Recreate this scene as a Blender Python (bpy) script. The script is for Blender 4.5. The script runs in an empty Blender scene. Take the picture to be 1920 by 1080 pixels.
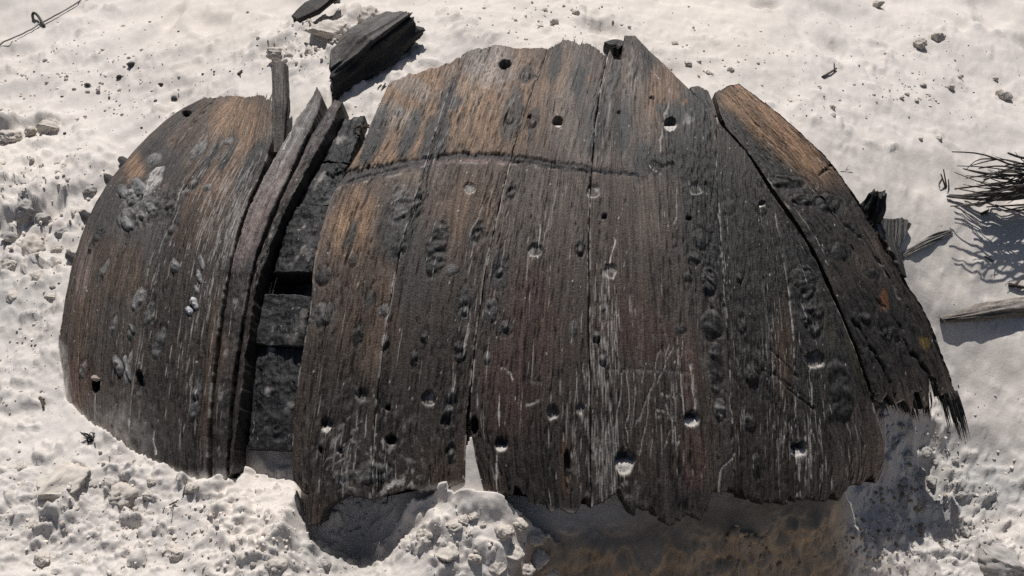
import bpy, math, random
import numpy as np
from mathutils import Vector, Matrix

# ------------------------------------------------------------------ camera, sky, sun, exposure
scene = bpy.context.scene
COL = scene.collection
PITCH = math.radians(38.0)
CAMZ = 1.75
FPX = 1507.0                       # focal length in pixels of the 1920 px wide photograph
cam_d = bpy.data.cameras.new('camera')
cam_d.sensor_width = 36.0
cam_d.lens = 36.0 * FPX / 1920.0
cam_d.clip_start = 0.05
cam_d.clip_end = 500.0
cam = bpy.data.objects.new('camera', cam_d)
COL.objects.link(cam)
cam.location = (0, 0, CAMZ)
cam.rotation_euler = (math.pi / 2 - PITCH, 0, 0)
scene.camera = cam

SUN_AZ = math.radians(-5.0)        # clockwise from +Y
SUN_EL = math.radians(60.0)
world = bpy.data.worlds.new('World')
scene.world = world
world.use_nodes = True
wn = world.node_tree
sky = wn.nodes.new('ShaderNodeTexSky')
sky.sky_type = 'NISHITA'
sky.sun_disc = False
sky.sun_elevation = SUN_EL
sky.sun_rotation = SUN_AZ
sky.dust_density = 2.5
bg = wn.nodes['Background']
bg.inputs['Strength'].default_value = 0.05
wn.links.new(sky.outputs['Color'], bg.inputs['Color'])
sun_d = bpy.data.lights.new('sun', 'SUN')
sun_d.energy = 4.4
sun_d.angle = math.radians(0.53)
sun_d.color = (1.0, 0.977, 0.952)
sun = bpy.data.objects.new('sun', sun_d)
COL.objects.link(sun)
sdir = Vector((math.sin(SUN_AZ) * math.cos(SUN_EL), math.cos(SUN_AZ) * math.cos(SUN_EL), math.sin(SUN_EL)))
sun.rotation_euler = sdir.to_track_quat('Z', 'Y').to_euler()
scene.view_settings.view_transform = 'Standard'
scene.view_settings.look = 'None'
scene.view_settings.gamma = 1.0
scene.view_settings.exposure = 0.0
scene.view_settings.use_curve_mapping = False
scene.cycles.use_denoising = False
scene.cycles.max_bounces = 6

# ------------------------------------------------------------------ numeric helpers
rng = np.random.default_rng(7)
random.seed(7)
TAB = rng.random((16, 512, 512)).astype(np.float32) * 2 - 1

def vn(x, y, seed=0):
    """smooth value noise, -1..1"""
    t = TAB[seed % 16]
    x = np.asarray(x, float) + 37.31 * seed; y = np.asarray(y, float) + 91.7 * seed
    xf = np.floor(x); yf = np.floor(y)
    fx = x - xf; fy = y - yf
    xi = xf.astype(np.int64) & 511; yi = yf.astype(np.int64) & 511
    x1 = (xi + 1) & 511; y1 = (yi + 1) & 511
    fx = fx * fx * fx * (fx * (fx * 6 - 15) + 10); fy = fy * fy * fy * (fy * (fy * 6 - 15) + 10)
    a = t[yi, xi] * (1 - fx) + t[yi, x1] * fx
    b = t[y1, xi] * (1 - fx) + t[y1, x1] * fx
    return a * (1 - fy) + b * fy

def fbm(x, y, seed=0, octv=4, gain=0.5, lac=2.03):
    s = 0; a = 1.0; n = 0
    for k in range(octv):
        s = s + a * vn(x * lac ** k, y * lac ** k, seed + k); n += a; a *= gain
    return s / n

def worley(x, y, seed=0):
    """F1, F2 and a per-cell random"""
    x = np.asarray(x, float); y = np.asarray(y, float)
    xi = np.floor(x).astype(np.int64); yi = np.floor(y).astype(np.int64)
    f1 = np.full(x.shape, 9.0); f2 = np.full(x.shape, 9.0); rid = np.zeros(x.shape)
    ta, tb, tc = TAB[seed % 16], TAB[(seed + 5) % 16], TAB[(seed + 9) % 16]
    for dx in (-1, 0, 1):
        for dy in (-1, 0, 1):
            cx = xi + dx; cy = yi + dy
            i = cy & 511; j = cx & 511
            d = np.hypot(cx + .5 + .48 * ta[i, j] - x, cy + .5 + .48 * tb[i, j] - y)
            m = d < f1
            f2 = np.where(m, f1, np.minimum(f2, d))
            rid = np.where(m, tc[i, j] * .5 + .5, rid)
            f1 = np.where(m, d, f1)
    return f1, f2, rid

def sst(a, b, x):
    t = np.clip((x - a) / (b - a), 0, 1)
    return t * t * (3 - 2 * t)

# ------------------------------------------------------------------ camera geometry of the survey
CP, SP = math.cos(PITCH), math.sin(PITCH)
def project(P):
    P = np.asarray(P, float)
    x = P[..., 0]; y = P[..., 1]; z = P[..., 2] - CAMZ
    d = y * CP - z * SP
    up = y * SP + z * CP
    d = np.maximum(d, 1e-3)
    return 960 + FPX * x / d, 540 - FPX * up / d, d

def ray(px, py):
    a = (np.asarray(px, float) - 960) / FPX; b = (540 - np.asarray(py, float)) / FPX
    return np.stack([a, CP + b * SP, -SP + b * CP], -1)     # depth-1 direction

def raypt(px, py, d):
    return np.array([0, 0, CAMZ]) + ray(px, py) * d

# ------------------------------------------------------------------ the hull's curved surface: (u, s) -> point
A0 = math.radians(43.0); RC = 2.62; RX = 3.4; KY = 0.16; SM = 0.9
Y0, Z0 = 1.30, -0.01
NMY, NMZ = -math.sin(math.radians(22)), math.cos(math.radians(22))
def hull(u, s):
    th = A0 - s / RC
    sag = u * u / (2 * RX)
    y = Y0 + RC * (math.sin(A0) - np.sin(th)) - sag * NMY
    z = Z0 + RC * (np.cos(th) - math.cos(A0)) - sag * NMZ
    x = u + KY * (s - SM)
    return np.stack([x, y, z], -1)
def hull_n(u, s):
    e = 1e-3
    du = hull(u + e, s) - hull(u - e, s); ds = hull(u, s + e) - hull(u, s - e)
    n = np.cross(du, ds)
    return n / np.linalg.norm(n, axis=-1, keepdims=True)
def hull_off(u, s, off):
    return hull(u, s) + hull_n(u, s) * np.asarray(off)[..., None]

def us(px, py, off=0.0):
    """photo pixel -> (u, s) on the hull surface (Newton)"""
    px = np.atleast_1d(np.asarray(px, float)); py = np.atleast_1d(np.asarray(py, float))
    u = (px - 960) / 650.0; s = (960 - py) / 480.0
    o = np.full(px.shape, off)
    e = 1e-4
    for _ in range(25):
        x0, y0, _d = project(hull_off(u, s, o))
        xa, ya, _d = project(hull_off(u + e, s, o)); xb, yb, _d = project(hull_off(u, s + e, o))
        a = (xa - x0) / e; b = (xb - x0) / e; c = (ya - y0) / e; d = (yb - y0) / e
        det = a * d - b * c
        det = np.where(np.abs(det) < 1e3, 1e3 * np.sign(det + 1e-9), det)
        rx = px - x0; ry = py - y0
        u = u + np.clip((d * rx - b * ry) / det, -.25, .25); s = s + np.clip((a * ry - c * rx) / det, -.25, .25)
    return u, s
def hpt(px, py, off=0.0):
    u, s = us(px, py, off)
    return hull_off(u, s, np.full(u.shape, off))[0]

# ------------------------------------------------------------------ mesh / object helpers
def link(o, parent=None):
    COL.objects.link(o)
    if parent is not None: o.parent = parent
    return o
def tag(o, label=None, cat=None, group=None, kind=None):
    if label: o['label'] = label
    if cat: o['category'] = cat
    if group: o['group'] = group
    if kind: o['kind'] = kind
    return o
def empty(name, loc=(0, 0, 0)):
    o = bpy.data.objects.new(name, None); o.location = loc; o.empty_display_size = .1
    return link(o)
def build(name, V, F, mat, parent=None, col=None, sand=None, origin=None, smooth=True, ab=None):
    """V (n,3) world coordinates, F list of quad/tri index arrays"""
    V = np.asarray(V, float)
    if origin is None:
        origin = V.mean(0) if parent is None else np.array(parent.location)
    me = bpy.data.meshes.new(name)
    Fs = [np.asarray(f, np.int64) for f in F if len(f)]
    nl = sum(f.size for f in Fs); nf = sum(len(f) for f in Fs)
    me.vertices.add(len(V)); me.loops.add(nl); me.polygons.add(nf)
    me.vertices.foreach_set('co', (V - origin).astype(np.float32).ravel())
    me.loops.foreach_set('vertex_index', np.concatenate([f.ravel() for f in Fs]).astype(np.int32))
    tot = np.concatenate([np.full(len(f), f.shape[1]) for f in Fs])
    st = np.concatenate([[0], np.cumsum(tot)[:-1]])
    me.polygons.foreach_set('loop_start', st.astype(np.int32))
    try: me.polygons.foreach_set('loop_total', tot.astype(np.int32))
    except Exception: pass
    me.update(calc_edges=True)
    me.polygons.foreach_set('use_smooth', np.full(nf, smooth))
    if col is not None:
        c = np.ones((len(V), 4), np.float32); c[:, :3] = col
        a = me.color_attributes.new('Col', 'FLOAT_COLOR', 'POINT'); a.data.foreach_set('color', c.ravel())
    if sand is not None:
        a = me.attributes.new('sand', 'FLOAT', 'POINT'); a.data.foreach_set('value', np.asarray(sand, np.float32))
    if ab is not None:
        v3 = np.zeros((len(V), 3), np.float32); v3[:, :2] = ab
        a = me.attributes.new('grain', 'FLOAT_VECTOR', 'POINT'); a.data.foreach_set('vector', v3.ravel())
    me.materials.append(mat)
    me.validate()
    o = bpy.data.objects.new(name, me)
    if parent is None: o.location = origin
    return link(o, parent)

# ------------------------------------------------------------------ materials
def nodes(name):
    m = bpy.data.materials.new(name); m.use_nodes = True
    return m, m.node_tree, m.node_tree.nodes, m.node_tree.links, m.node_tree.nodes['Principled BSDF']
def N(nt, t, **kw):
    n = nt.nodes.new(t)
    for k, v in kw.items():
        if k in n.inputs: n.inputs[k].default_value = v
        else: setattr(n, k, v)
    return n
SANDC = (0.605, 0.556, 0.508)

def wood_material(name, rough=0.52, fine=0.5, bump=0.75):
    m, nt, nn, ll, bs = nodes(name)
    at = N(nt, 'ShaderNodeAttribute', attribute_name='Col')
    sa = N(nt, 'ShaderNodeAttribute', attribute_name='sand')
    tc = N(nt, 'ShaderNodeTexCoord')
    n1 = N(nt, 'ShaderNodeTexNoise', Scale=160.0, Detail=5.0, Roughness=0.65)
    ll.new(tc.outputs['Object'], n1.inputs['Vector'])
    mr = N(nt, 'ShaderNodeMapRange'); mr.inputs['From Min'].default_value = .3; mr.inputs['From Max'].default_value = .7
    mr.inputs['To Min'].default_value = 1 - fine; mr.inputs['To Max'].default_value = 1 + fine
    ll.new(n1.outputs['Fac'], mr.inputs['Value'])
    # fibres: fine streaks along each piece's own grain
    ga = N(nt, 'ShaderNodeAttribute', attribute_name='grain')
    gm = N(nt, 'ShaderNodeVectorMath', operation='MULTIPLY'); gm.inputs[1].default_value = (330.0, 20.0, 1.0)
    ll.new(ga.outputs['Vector'], gm.inputs[0])
    gn = N(nt, 'ShaderNodeTexNoise', Scale=1.0, Detail=5.0, Roughness=0.72, Distortion=0.35)
    ll.new(gm.outputs['Vector'], gn.inputs['Vector'])
    gr = N(nt, 'ShaderNodeMapRange'); gr.inputs['From Min'].default_value = .36; gr.inputs['From Max'].default_value = .62
    gr.inputs['To Min'].default_value = .42; gr.inputs['To Max'].default_value = 1.38
    ll.new(gn.outputs['Fac'], gr.inputs['Value'])
    pm = N(nt, 'ShaderNodeMath', operation='MULTIPLY')
    ll.new(mr.outputs['Result'], pm.inputs[0]); ll.new(gr.outputs['Result'], pm.inputs[1])
    mul = N(nt, 'ShaderNodeVectorMath', operation='SCALE')
    ll.new(at.outputs['Color'], mul.inputs[0]); ll.new(pm.outputs['Value'], mul.inputs['Scale'])
    n2 = N(nt, 'ShaderNodeTexNoise', Scale=420.0, Detail=2.0)
    ll.new(tc.outputs['Object'], n2.inputs['Vector'])
    mr2 = N(nt, 'ShaderNodeMapRange'); mr2.inputs['To Min'].default_value = .75; mr2.inputs['To Max'].default_value = 1.15
    ll.new(n2.outputs['Fac'], mr2.inputs['Value'])
    sc = N(nt, 'ShaderNodeVectorMath', operation='SCALE'); sc.inputs[0].default_value = SANDC
    ll.new(mr2.outputs['Result'], sc.inputs['Scale'])
    mx = N(nt, 'ShaderNodeMix', data_type='RGBA')
    ll.new(sa.outputs['Fac'], mx.inputs['Factor']); ll.new(mul.outputs['Vector'], mx.inputs['A']); ll.new(sc.outputs['Vector'], mx.inputs['B'])
    ll.new(mx.outputs['Result'], bs.inputs['Base Color'])
    rr = N(nt, 'ShaderNodeMapRange'); rr.inputs['To Min'].default_value = rough; rr.inputs['To Max'].default_value = .95
    ll.new(sa.outputs['Fac'], rr.inputs['Value']); ll.new(rr.outputs['Result'], bs.inputs['Roughness'])
    bs.inputs['Specular IOR Level'].default_value = 0.28
    bp = N(nt, 'ShaderNodeBump'); bp.inputs['Strength'].default_value = bump; bp.inputs['Distance'].default_value = .003
    hs = N(nt, 'ShaderNodeMath', operation='ADD'); ll.new(n1.outputs['Fac'], hs.inputs[0]); ll.new(gn.outputs['Fac'], hs.inputs[1])
    ll.new(hs.outputs['Value'], bp.inputs['Height']); ll.new(bp.outputs['Normal'], bs.inputs['Normal'])
    return m

def sand_material(name):
    m, nt, nn, ll, bs = nodes(name)
    at = N(nt, 'ShaderNodeAttribute', attribute_name='Col')
    tc = N(nt, 'ShaderNodeTexCoord')
    n1 = N(nt, 'ShaderNodeTexNoise', Scale=230.0, Detail=4.0, Roughness=.7)
    ll.new(tc.outputs['Object'], n1.inputs['Vector'])
    mr = N(nt, 'ShaderNodeMapRange'); mr.inputs['From Min'].default_value = .3; mr.inputs['From Max'].default_value = .7
    mr.inputs['To Min'].default_value = .86; mr.inputs['To Max'].default_value = 1.12
    ll.new(n1.outputs['Fac'], mr.inputs['Value'])
    mul = N(nt, 'ShaderNodeVectorMath', operation='SCALE')
    ll.new(at.outputs['Color'], mul.inputs[0]); ll.new(mr.outputs['Result'], mul.inputs['Scale'])
    ll.new(mul.outputs['Vector'], bs.inputs['Base Color'])
    bs.inputs['Roughness'].default_value = .95
    bs.inputs['Specular IOR Level'].default_value = 0.15
    n3 = N(nt, 'ShaderNodeTexNoise', Scale=55.0, Detail=7.0, Roughness=.7)
    ll.new(tc.outputs['Object'], n3.inputs['Vector'])
    bp = N(nt, 'ShaderNodeBump'); bp.inputs['Strength'].default_value = .30; bp.inputs['Distance'].default_value = .006
    ll.new(n3.outputs['Fac'], bp.inputs['Height']); ll.new(bp.outputs['Normal'], bs.inputs['Normal'])
    return m
M_WOOD = wood_material('weathered_hull_wood')
M_CHAR = wood_material('charred_timber', rough=.55, fine=.45, bump=.8)
M_SAND = sand_material('dry_beach_sand')
M_SHELL = wood_material('shell', rough=.5, fine=.15, bump=.3)

# ------------------------------------------------------------------ outline of the wreck, in photo pixels
OUT = [(112,650),(120,560),(137,480),(165,400),(205,335),(260,270),(320,215),(385,178),(450,176),(512,182),(512,272),(522,272),
 (595,160),(606,175),(592,228),(630,183),(648,188),(630,228),(684,215),(690,240),(704,203),(729,150),(770,130),(830,112),(865,98),
 (930,80),(1030,82),(1060,70),(1115,80),(1145,90),(1168,110),(1170,67),(1190,68),(1223,102),(1290,160),(1331,168),(1338,170),
 (1385,153),(1420,180),(1470,215),(1530,270),(1600,355),(1690,510),(1758,640),(1805,760),(1812,815),(1765,752),(1716,785),
 (1645,765),(1663,840),(1665,870),(1640,915),(1560,960),(1390,950),(1250,1000),(1108,975),(1000,948),(926,926),(884,838),(855,906),
 (766,920),(604,965),(577,995),(552,900),(540,845),(445,835),(438,880),(396,904),(347,895),(247,850),(184,805),(127,752)]
def in_poly(x, y, poly):
    c = np.zeros(x.shape, bool)
    p = np.array(poly, float); q = np.roll(p, 1, 0)
    for (x1, y1), (x2, y2) in zip(p, q):
        if y1 == y2: continue
        m = ((y1 > y) != (y2 > y)) & (x < (x2 - x1) * (y - y1) / (y2 - y1) + x1)
        c ^= m
    return c
def poly_dist(x, y, pts, closed=False):
    p = np.array(pts, float); best = np.full(x.shape, 1e9)
    n = len(p) - (0 if closed else 1)
    for i in range(n):
        a = p[i]; b = p[(i + 1) % len(p)]
        d = b - a; L = d @ d + 1e-9
        t = np.clip(((x - a[0]) * d[0] + (y - a[1]) * d[1]) / L, 0, 1)
        best = np.minimum(best, np.hypot(x - a[0] - t * d[0], y - a[1] - t * d[1]))
    return best

# ------------------------------------------------------------------ sand: base shape by control points
CT = []
def ct(px, py, dz, dy=0.0, dx=0.0):
    P = hpt(px, py); CT.append((P[0] + dx, P[1] + dy, P[2] + dz))
for a in [(105,655,-.02),(137,480,-.05),(205,335,-.07),(320,215,-.07),(420,176,-.07),(118,760,.018),(175,815,.025),(240,860,.02),(345,905,.012),(395,915,.012),
          (512,230,-.10),(560,230,-.09),(620,200,-.09),(690,225,-.10),(735,140,-.06),(800,118,-.05),(865,95,-.05),(930,78,-.04),(1030,78,-.05),(1110,76,-.06),(1180,60,-.12),
          (1223,100,-.12),(1290,155,-.10),(1385,150,-.10),(1470,212,-.08),(1530,268,-.09),(1600,353,-.10),(1690,508,-.16),(1758,640,-.23),(1808,770,-.27),
          (1730,800,-.30),(1668,850,-.30),(480,870,-.10),(520,880,-.10),(820,930,.006),(884,848,-.010),(885,870,-.010),(888,905,-.008),(890,930,.0),(950,945,.0),(650,975,-.16),(700,960,-.17)]:
    ct(*a)
for px, py in [(240,870),(345,915),(420,915)]: ct(px, py, -.03, -.15)
for px, py in [(500,880),(560,950)]: ct(px, py, -.04, -.12)
for px, py in [(640,980),(720,960)]: ct(px, py, -.10, -.14)
for px, py in [(820,935),(900,935),(960,950)]: ct(px, py, -.07, -.12)
for px, py in [(1070,985),(1150,970),(1250,1000),(1340,965),(1430,962),(1520,960),(1590,940)]:
    ct(px, py, -.085, .04); ct(px, py, -.36, -.09); ct(px, py, -.50, -.30)
ct(1640, 920, -.22, 0); ct(1640, 920, -.42, -.14, .03); ct(1640, 920, -.46, -.22, .14); ct(1660,900,-.30,-.05,.08); ct(1660,900,-.38,-.12,.16)
CT += [(-3,.5,.0),(-1.5,.7,-.04),(-.6,.7,-.08),(0,.55,-.18),(-3,2,.12),(-2.2,1.3,.05),(-2.6,3.2,.28),(-3,4.5,.40),(0,4.6,.62),(-1.2,4.2,.50),(1.5,4.3,.5),(3,4,.36),(-6,8,.85),
       (0,9,1.0),(6,8,.85),(2.6,2.6,.08),(3.2,1.8,-.08),(2.2,1.5,-.20),(1.75,1.05,-.33),(2.6,.8,-.30),(1.40,.72,-.38),(.7,.6,-.52),(-12,20,2.2),(12,20,2.2),(0,20,2.2),
       (0,60,6.),(-40,60,6.),(40,60,6.),(-20,-3,-.2),(20,-3,-.2),(0,-3,-.3)]
CT = np.array(CT)
_n = len(CT)
_ker = lambda r2: np.sqrt(r2 + .03 ** 2)
_A = np.zeros((_n + 3, _n + 3))
_D2 = ((CT[:, None, :2] - CT[None, :, :2]) ** 2).sum(-1)
_A[:_n, :_n] = _ker(_D2) - np.eye(_n) * .004
_A[:_n, _n] = 1; _A[:_n, _n + 1:] = CT[:, :2]; _A[_n:, :_n] = _A[:_n, _n:].T
_W = np.linalg.solve(_A, np.concatenate([CT[:, 2], np.zeros(3)]))
def base_z(x, y):
    z = _W[_n] + _W[_n + 1] * x + _W[_n + 2] * y
    for i in range(_n):
        z = z + _W[i] * _ker((x - CT[i, 0]) ** 2 + (y - CT[i, 1]) ** 2)
    return z

# roughness patches of the sand (photo pixels of the ground): cx, cy, rx, ry, strength
ROUGH = [(70,370,150,110,1.0),(40,230,90,50,.8),(60,640,110,170,.55),(200,960,330,150,.9),(520,1010,260,110,1.0),(820,1020,160,70,.6),
         (1810,960,150,130,1.0),(1700,830,100,90,1.1),(580,95,120,60,.9),(700,60,120,60,.45),(330,170,150,70,.3),(130,120,120,40,.3),(1700,90,140,60,.3),
         (1250,90,160,40,.35),(1600,230,150,60,.22),(1880,150,80,80,.3),(980,40,200,40,.45),(40,510,120,60,.8),(30,125,50,14,.55),(90,88,50,14,.55),(150,45,45,14,.55),(190,10,40,14,.5),(1380,1030,330,70,.9),(1690,990,110,80,.8)]
SCARP = [([(-60,265),(10,262),(60,250),(95,240)],.07,.25),([(70,243),(95,243),(118,240)],.035,.10),([(-80,425),(0,432),(40,420),(80,408),(120,395),(150,385)],.08,.30),
         ([(140,345),(165,342),(195,335)],.04,.15),([(485,112),(520,114),(550,100),(570,92)],.06,.22),([(560,58),(595,60),(618,48)],.05,.2),([(610,80),(650,75),(690,40)],.06,.2),
         ([(760,985),(830,962),(900,958),(960,975)],.05,.12)]
def to_ground0(px, py):
    d = ray(px, py); t = np.arange(.7, 14, .01)
    P = np.array([0, 0, CAMZ]) + d[None, :] * t[:, None]
    k = np.argmax(P[:, 2] < base_z(P[:, 0], P[:, 1]))
    return P[k]
SC = [(np.array([to_ground0(*p)[:2] for p in pl]), h, L) for pl, h, L in SCARP]

def hull_z(x, y):
    u = np.array(x, float)
    for _ in range(4):
        sag = u * u / (2 * RX)
        st = np.clip(math.sin(A0) - (y + sag * NMY - Y0) / RC, -.8, .98)
        s = (A0 - np.arcsin(st)) * RC
        u = x - KY * (s - SM)
    return u, s

def ground_z(x, y, detail=True):
    x = np.asarray(x, float); y = np.asarray(y, float)
    near = sst(3.0, 1.6, y)
    wx_ = .05 * fbm(x * 4.5, y * 4.5, 13, 4) * near; wy_ = .05 * fbm(x * 4.5 + 9, y * 4.5, 14, 4) * near
    z = base_z(x + wx_, y + wy_)
    px, py, d = project(np.stack([x, y, z], -1))
    rough = np.zeros(x.shape)
    for cx, cy, rx, ry, w in ROUGH:
        rough = np.maximum(rough, w * np.exp(-(((px - cx) / rx) ** 2 + ((py - cy) / ry) ** 2) ** 1.5))
    rough = rough * (.75 + .5 * fbm(x * 3.1, y * 3.1, 3, 3))
    rough = np.clip(rough + .02 + .34 * sst(.05, .55, fbm(x * 1.3 + 4, y * 1.0, 15, 3)) * sst(1.8, 2.6, y), 0, 1.2)
    for pl, h, L in SC:
        wx = x + .05 * fbm(x * 8, y * 8, 5, 4); wy = y + .085 * fbm(x * 8, y * 8, 8, 4)
        dd = poly_dist(wx, wy, pl)
        yl = np.interp(wx, pl[:, 0], pl[:, 1])
        sgn = wy - yl
        endf = sst(pl[0, 0] - .10, pl[0, 0] + .06, wx) * (1 - sst(pl[-1, 0] - .06, pl[-1, 0] + .10, wx))
        z = z + endf * .7 * h * np.where(sgn > 0, np.exp(-dd / L) * sst(0, .05, sgn), 0.0)
        z = z - endf * .1 * h * np.where(sgn <= 0, np.exp(-dd / .08), 0.0)
    # wind-smoothed undulation, footmarks
    z = z + .050 * fbm(x * 1.7, y * 1.7, 1, 3) * sst(1.2, 2.5, y) + .027 * fbm(x * 4.6 + 3, y * 3.2, 2, 4, .55) * (.45 + .55 * sst(1.4, 2.4, y))
    f1, f2, rid = worley(x * 2.6 + .3 * vn(x * 4, y * 4, 3), y * 2.2 + .3 * vn(x * 4, y * 4, 4), 2)
    z = z - .034 * np.where(rid > .55, sst(.36, .08, f1), 0) * sst(2.2, 3.2, y)
    if detail:
        b1 = 1 - np.abs(vn(x * 9, y * 9, 6)) * 2
        b2 = np.abs(fbm(x * 17, y * 17, 7, 3)) * 2
        z = z + rough * (.016 * b1 + .020 * b2 * (.6 + .4 * b1))
        for sc, amp, thr, sd in ((14., .030, .62, 1), (31., .014, .50, 3), (64., .0065, .45, 6)):
            f1, f2, rid = worley(x * sc + .5 * vn(x * sc * 1.7, y * sc * 1.7, 9), y * sc * 1.25 + .5 * vn(x * sc * 1.7, y * sc * 1.7, 10), sd)
            r = .20 + .32 * np.clip((rid - thr) / (1 - thr), 0, 1)
            f1 = f1 * (1 + .45 * vn(x * sc * 3.1, y * sc * 3.1, sd + 4))
            keep = (rid > thr + (.985 - thr) * (1 - np.clip(rough * 1.15, 0, 1)))
            z = z + amp * np.where(keep, np.clip(1.15 - (f1 / r) ** 1.4, 0, 1) ** .8 * r * 1.8, 0) * np.clip(.35 + rough, 0, 1.2)
        z = z + (.0014 + .006 * rough) * fbm(x * 48, y * 48, 11, 3) - .005 * rough * np.abs(fbm(x * 36 + 5, y * 36, 14, 3))
        z = z + .0022 * fbm(x * 26, y * 11, 12, 2)
    return z, px, py, rough

def under_hull(x, y):
    u, s = hull_z(x, y)
    P = hull(u, s)
    qx, qy, _ = project(P)
    return in_poly(qx, qy, OUT), P[..., 2], qx, qy

def build_sand():
    # rows get farther apart with distance from the wreck
    ys = [-1.0, -.5, 0.0, .3]
    y = .45
    while y < 90:
        ys.append(y)
        d2 = y * y + CAMZ * CAMZ
        y += (.0042 if y < 1.45 else max(.0058, .00130 * d2)) if y < 14 else y * .06
    ys = np.array(ys)
    nx = 900
    t = np.linspace(-1, 1, nx)
    W = np.where(ys < 14, .95 + .78 * ys, .95 + .78 * 14 + (ys - 14) * 2.0)
    W = np.maximum(W, 1.2)
    X = t[None, :] * W[:, None]; Y = np.repeat(ys[:, None], nx, 1)
    z, px, py, rough = ground_z(X, Y)
    ins, hz, qx, qy = under_hull(X, Y)
    z = np.where(ins, np.minimum(z, hz - .13), z)
    wedge = in_poly(qx, qy, [(884, 806), (934, 932), (836, 922)])
    z = np.where(wedge, hz - .008 + .0025 * fbm(X * 40, Y * 40, 3, 3), z)
    # colours: pale dry sand, greyer silt, damp brown wall in the pit
    sv = fbm(X * 2.2, Y * 2.2, 4, 4)
    fine = fbm(X * 30, Y * 30, 9, 3)
    c = np.array(SANDC)[None, None, :] * (1 + .07 * sv + .05 * fine)[..., None]
    grey = np.zeros(X.shape)
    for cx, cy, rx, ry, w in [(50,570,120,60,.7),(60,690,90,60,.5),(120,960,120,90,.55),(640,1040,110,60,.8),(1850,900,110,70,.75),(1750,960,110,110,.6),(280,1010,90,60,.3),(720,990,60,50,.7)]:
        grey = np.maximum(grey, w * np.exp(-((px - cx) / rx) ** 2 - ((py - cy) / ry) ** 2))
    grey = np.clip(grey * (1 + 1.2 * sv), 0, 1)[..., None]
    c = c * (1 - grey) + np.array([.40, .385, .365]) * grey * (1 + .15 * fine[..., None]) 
    warm = np.clip(.5 * fbm(X * 1.3 + 7, Y * 1.3, 6, 3), 0, 1)[..., None]
    c = c * (1 + warm * np.array([.04, 0., -.06]))
    # damp below the level of the dry crust in the dug pit
    damp = sst(-.10, -.17, z + .05 * sv) * sst(-.2, .05, X) * sst(1.12, .88, X + .25 * sv) * (Y < 1.75)
    band = .5 + .35 * vn(X * 3, z * 20 + vn(X * 4, Y * 4, 2), 5) + .35 * fbm(X * 18, z * 30, 7, 4, .65)
    dc = np.array([.43, .33, .23])[None, None] * (1 - band[..., None]) + np.array([.29, .24, .19]) * band[..., None]
    dc = dc * (1 + .25 * fine[..., None])
    c = c * (1 - damp[..., None]) + dc * damp[..., None]
    # crumbly faces: steep sand is pushed in and out sideways too
    def blur(f, w, ax):
        c = np.cumsum(np.concatenate([np.repeat(np.take(f, [0], ax), w, ax), f, np.repeat(np.take(f, [-1], ax), w, ax)], ax), ax)
        n_ = f.shape[ax]
        return (np.take(c, np.arange(2 * w, n_ + 2 * w), ax) - np.take(c, np.arange(0, n_), ax)) / (2 * w)
    zs = blur(blur(z, 9, 0), 12, 1)
    gy = np.abs(np.gradient(zs, axis=0) / np.maximum(np.gradient(Y, axis=0), 1e-4))
    steep = sst(.7, 1.6, blur(gy, 6, 0)) * (Y < 1.9) * sst(-.25, -.05, X) * sst(-.04, -.12, z)
    ledge = np.abs(fbm(X * 6, z * 11, 3, 5, .6)) * 2.0 + .5 * fbm(X * 34, z * 38, 5, 4, .65)
    Y = Y - .036 * steep * ledge
    X = X + .012 * steep * fbm(X * 9, z * 10, 8, 3)
    n, m = X.shape
    V = np.stack([X, Y, z], -1).reshape(-1, 3)
    idx = np.arange(n * m).reshape(n, m)
    q = np.stack([idx[:-1, :-1], idx[:-1, 1:], idx[1:, 1:], idx[1:, :-1]], -1).reshape(-1, 4)
    print('sand', n, m)
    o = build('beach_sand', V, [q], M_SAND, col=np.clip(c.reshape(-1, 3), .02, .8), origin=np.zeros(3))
    return tag(o, 'pale dry beach sand, crumbly in front and smoother up the slope behind', kind='structure')
build_sand()

def gz(x, y):
    z, *_ = ground_z(np.array([x]), np.array([y]))
    return float(z[0])
def gpt(px, py, lift=0.0):
    d = ray(px, py); t = np.arange(.8, 12, .006)
    P = np.array([0, 0, CAMZ]) + d[None, :] * t[:, None]
    z, *_ = ground_z(P[:, 0], P[:, 1], detail=False)
    k = int(np.argmax(P[:, 2] < z))
    p = P[k].copy(); p[2] += lift
    return p

# ------------------------------------------------------------------ features of the planking, in photo pixels
# holes: x, y, rx, ry, depth, kind  (0 empty, 1 half full of sand, 2 plugged)
HOLES = [(1046,229,11,9,.030,1),(1256,234,12,11,.028,1),(947,119,11,8,.06,0),(881,352,11,10,.006,2),(1112,360,13,12,.006,2),(1003,469,13,12,.007,2),(1145,508,12,13,.007,2),
 (1304,355,12,11,.006,3),(1296,787,14,14,.030,1),(1500,843,17,14,.032,1),(1529,675,17,15,.012,2),(1171,868,18,22,.035,1),(940,833,13,13,.026,1),(803,748,13,13,.012,2),
 (1036,773,12,14,.010,2),(676,740,10,12,.012,2),(611,797,10,12,.012,1),(733,825,10,9,.026,0),(727,764,5,5,.018,0),(600,844,4,6,.014,0),(637,845,4,6,.014,0),(1088,767,7,9,.006,2),
 (348,212,8,5,.03,0),(1222,185,6,2.5,.012,0),(1291,411,6,3,.012,0),(1133,407,5,5,.012,0),(1428,383,6,6,.012,1),(993,219,3.5,3.5,.012,0),(1160,212,4,3,.01,0),
 (178,722,9,14,.03,0),(262,716,8,20,.022,0),(835,790,9,12,.012,0),(1064,872,6,30,.016,0),(890,800,7,16,.02,0),(745,878,6,0.1,.0,0)]
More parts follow.
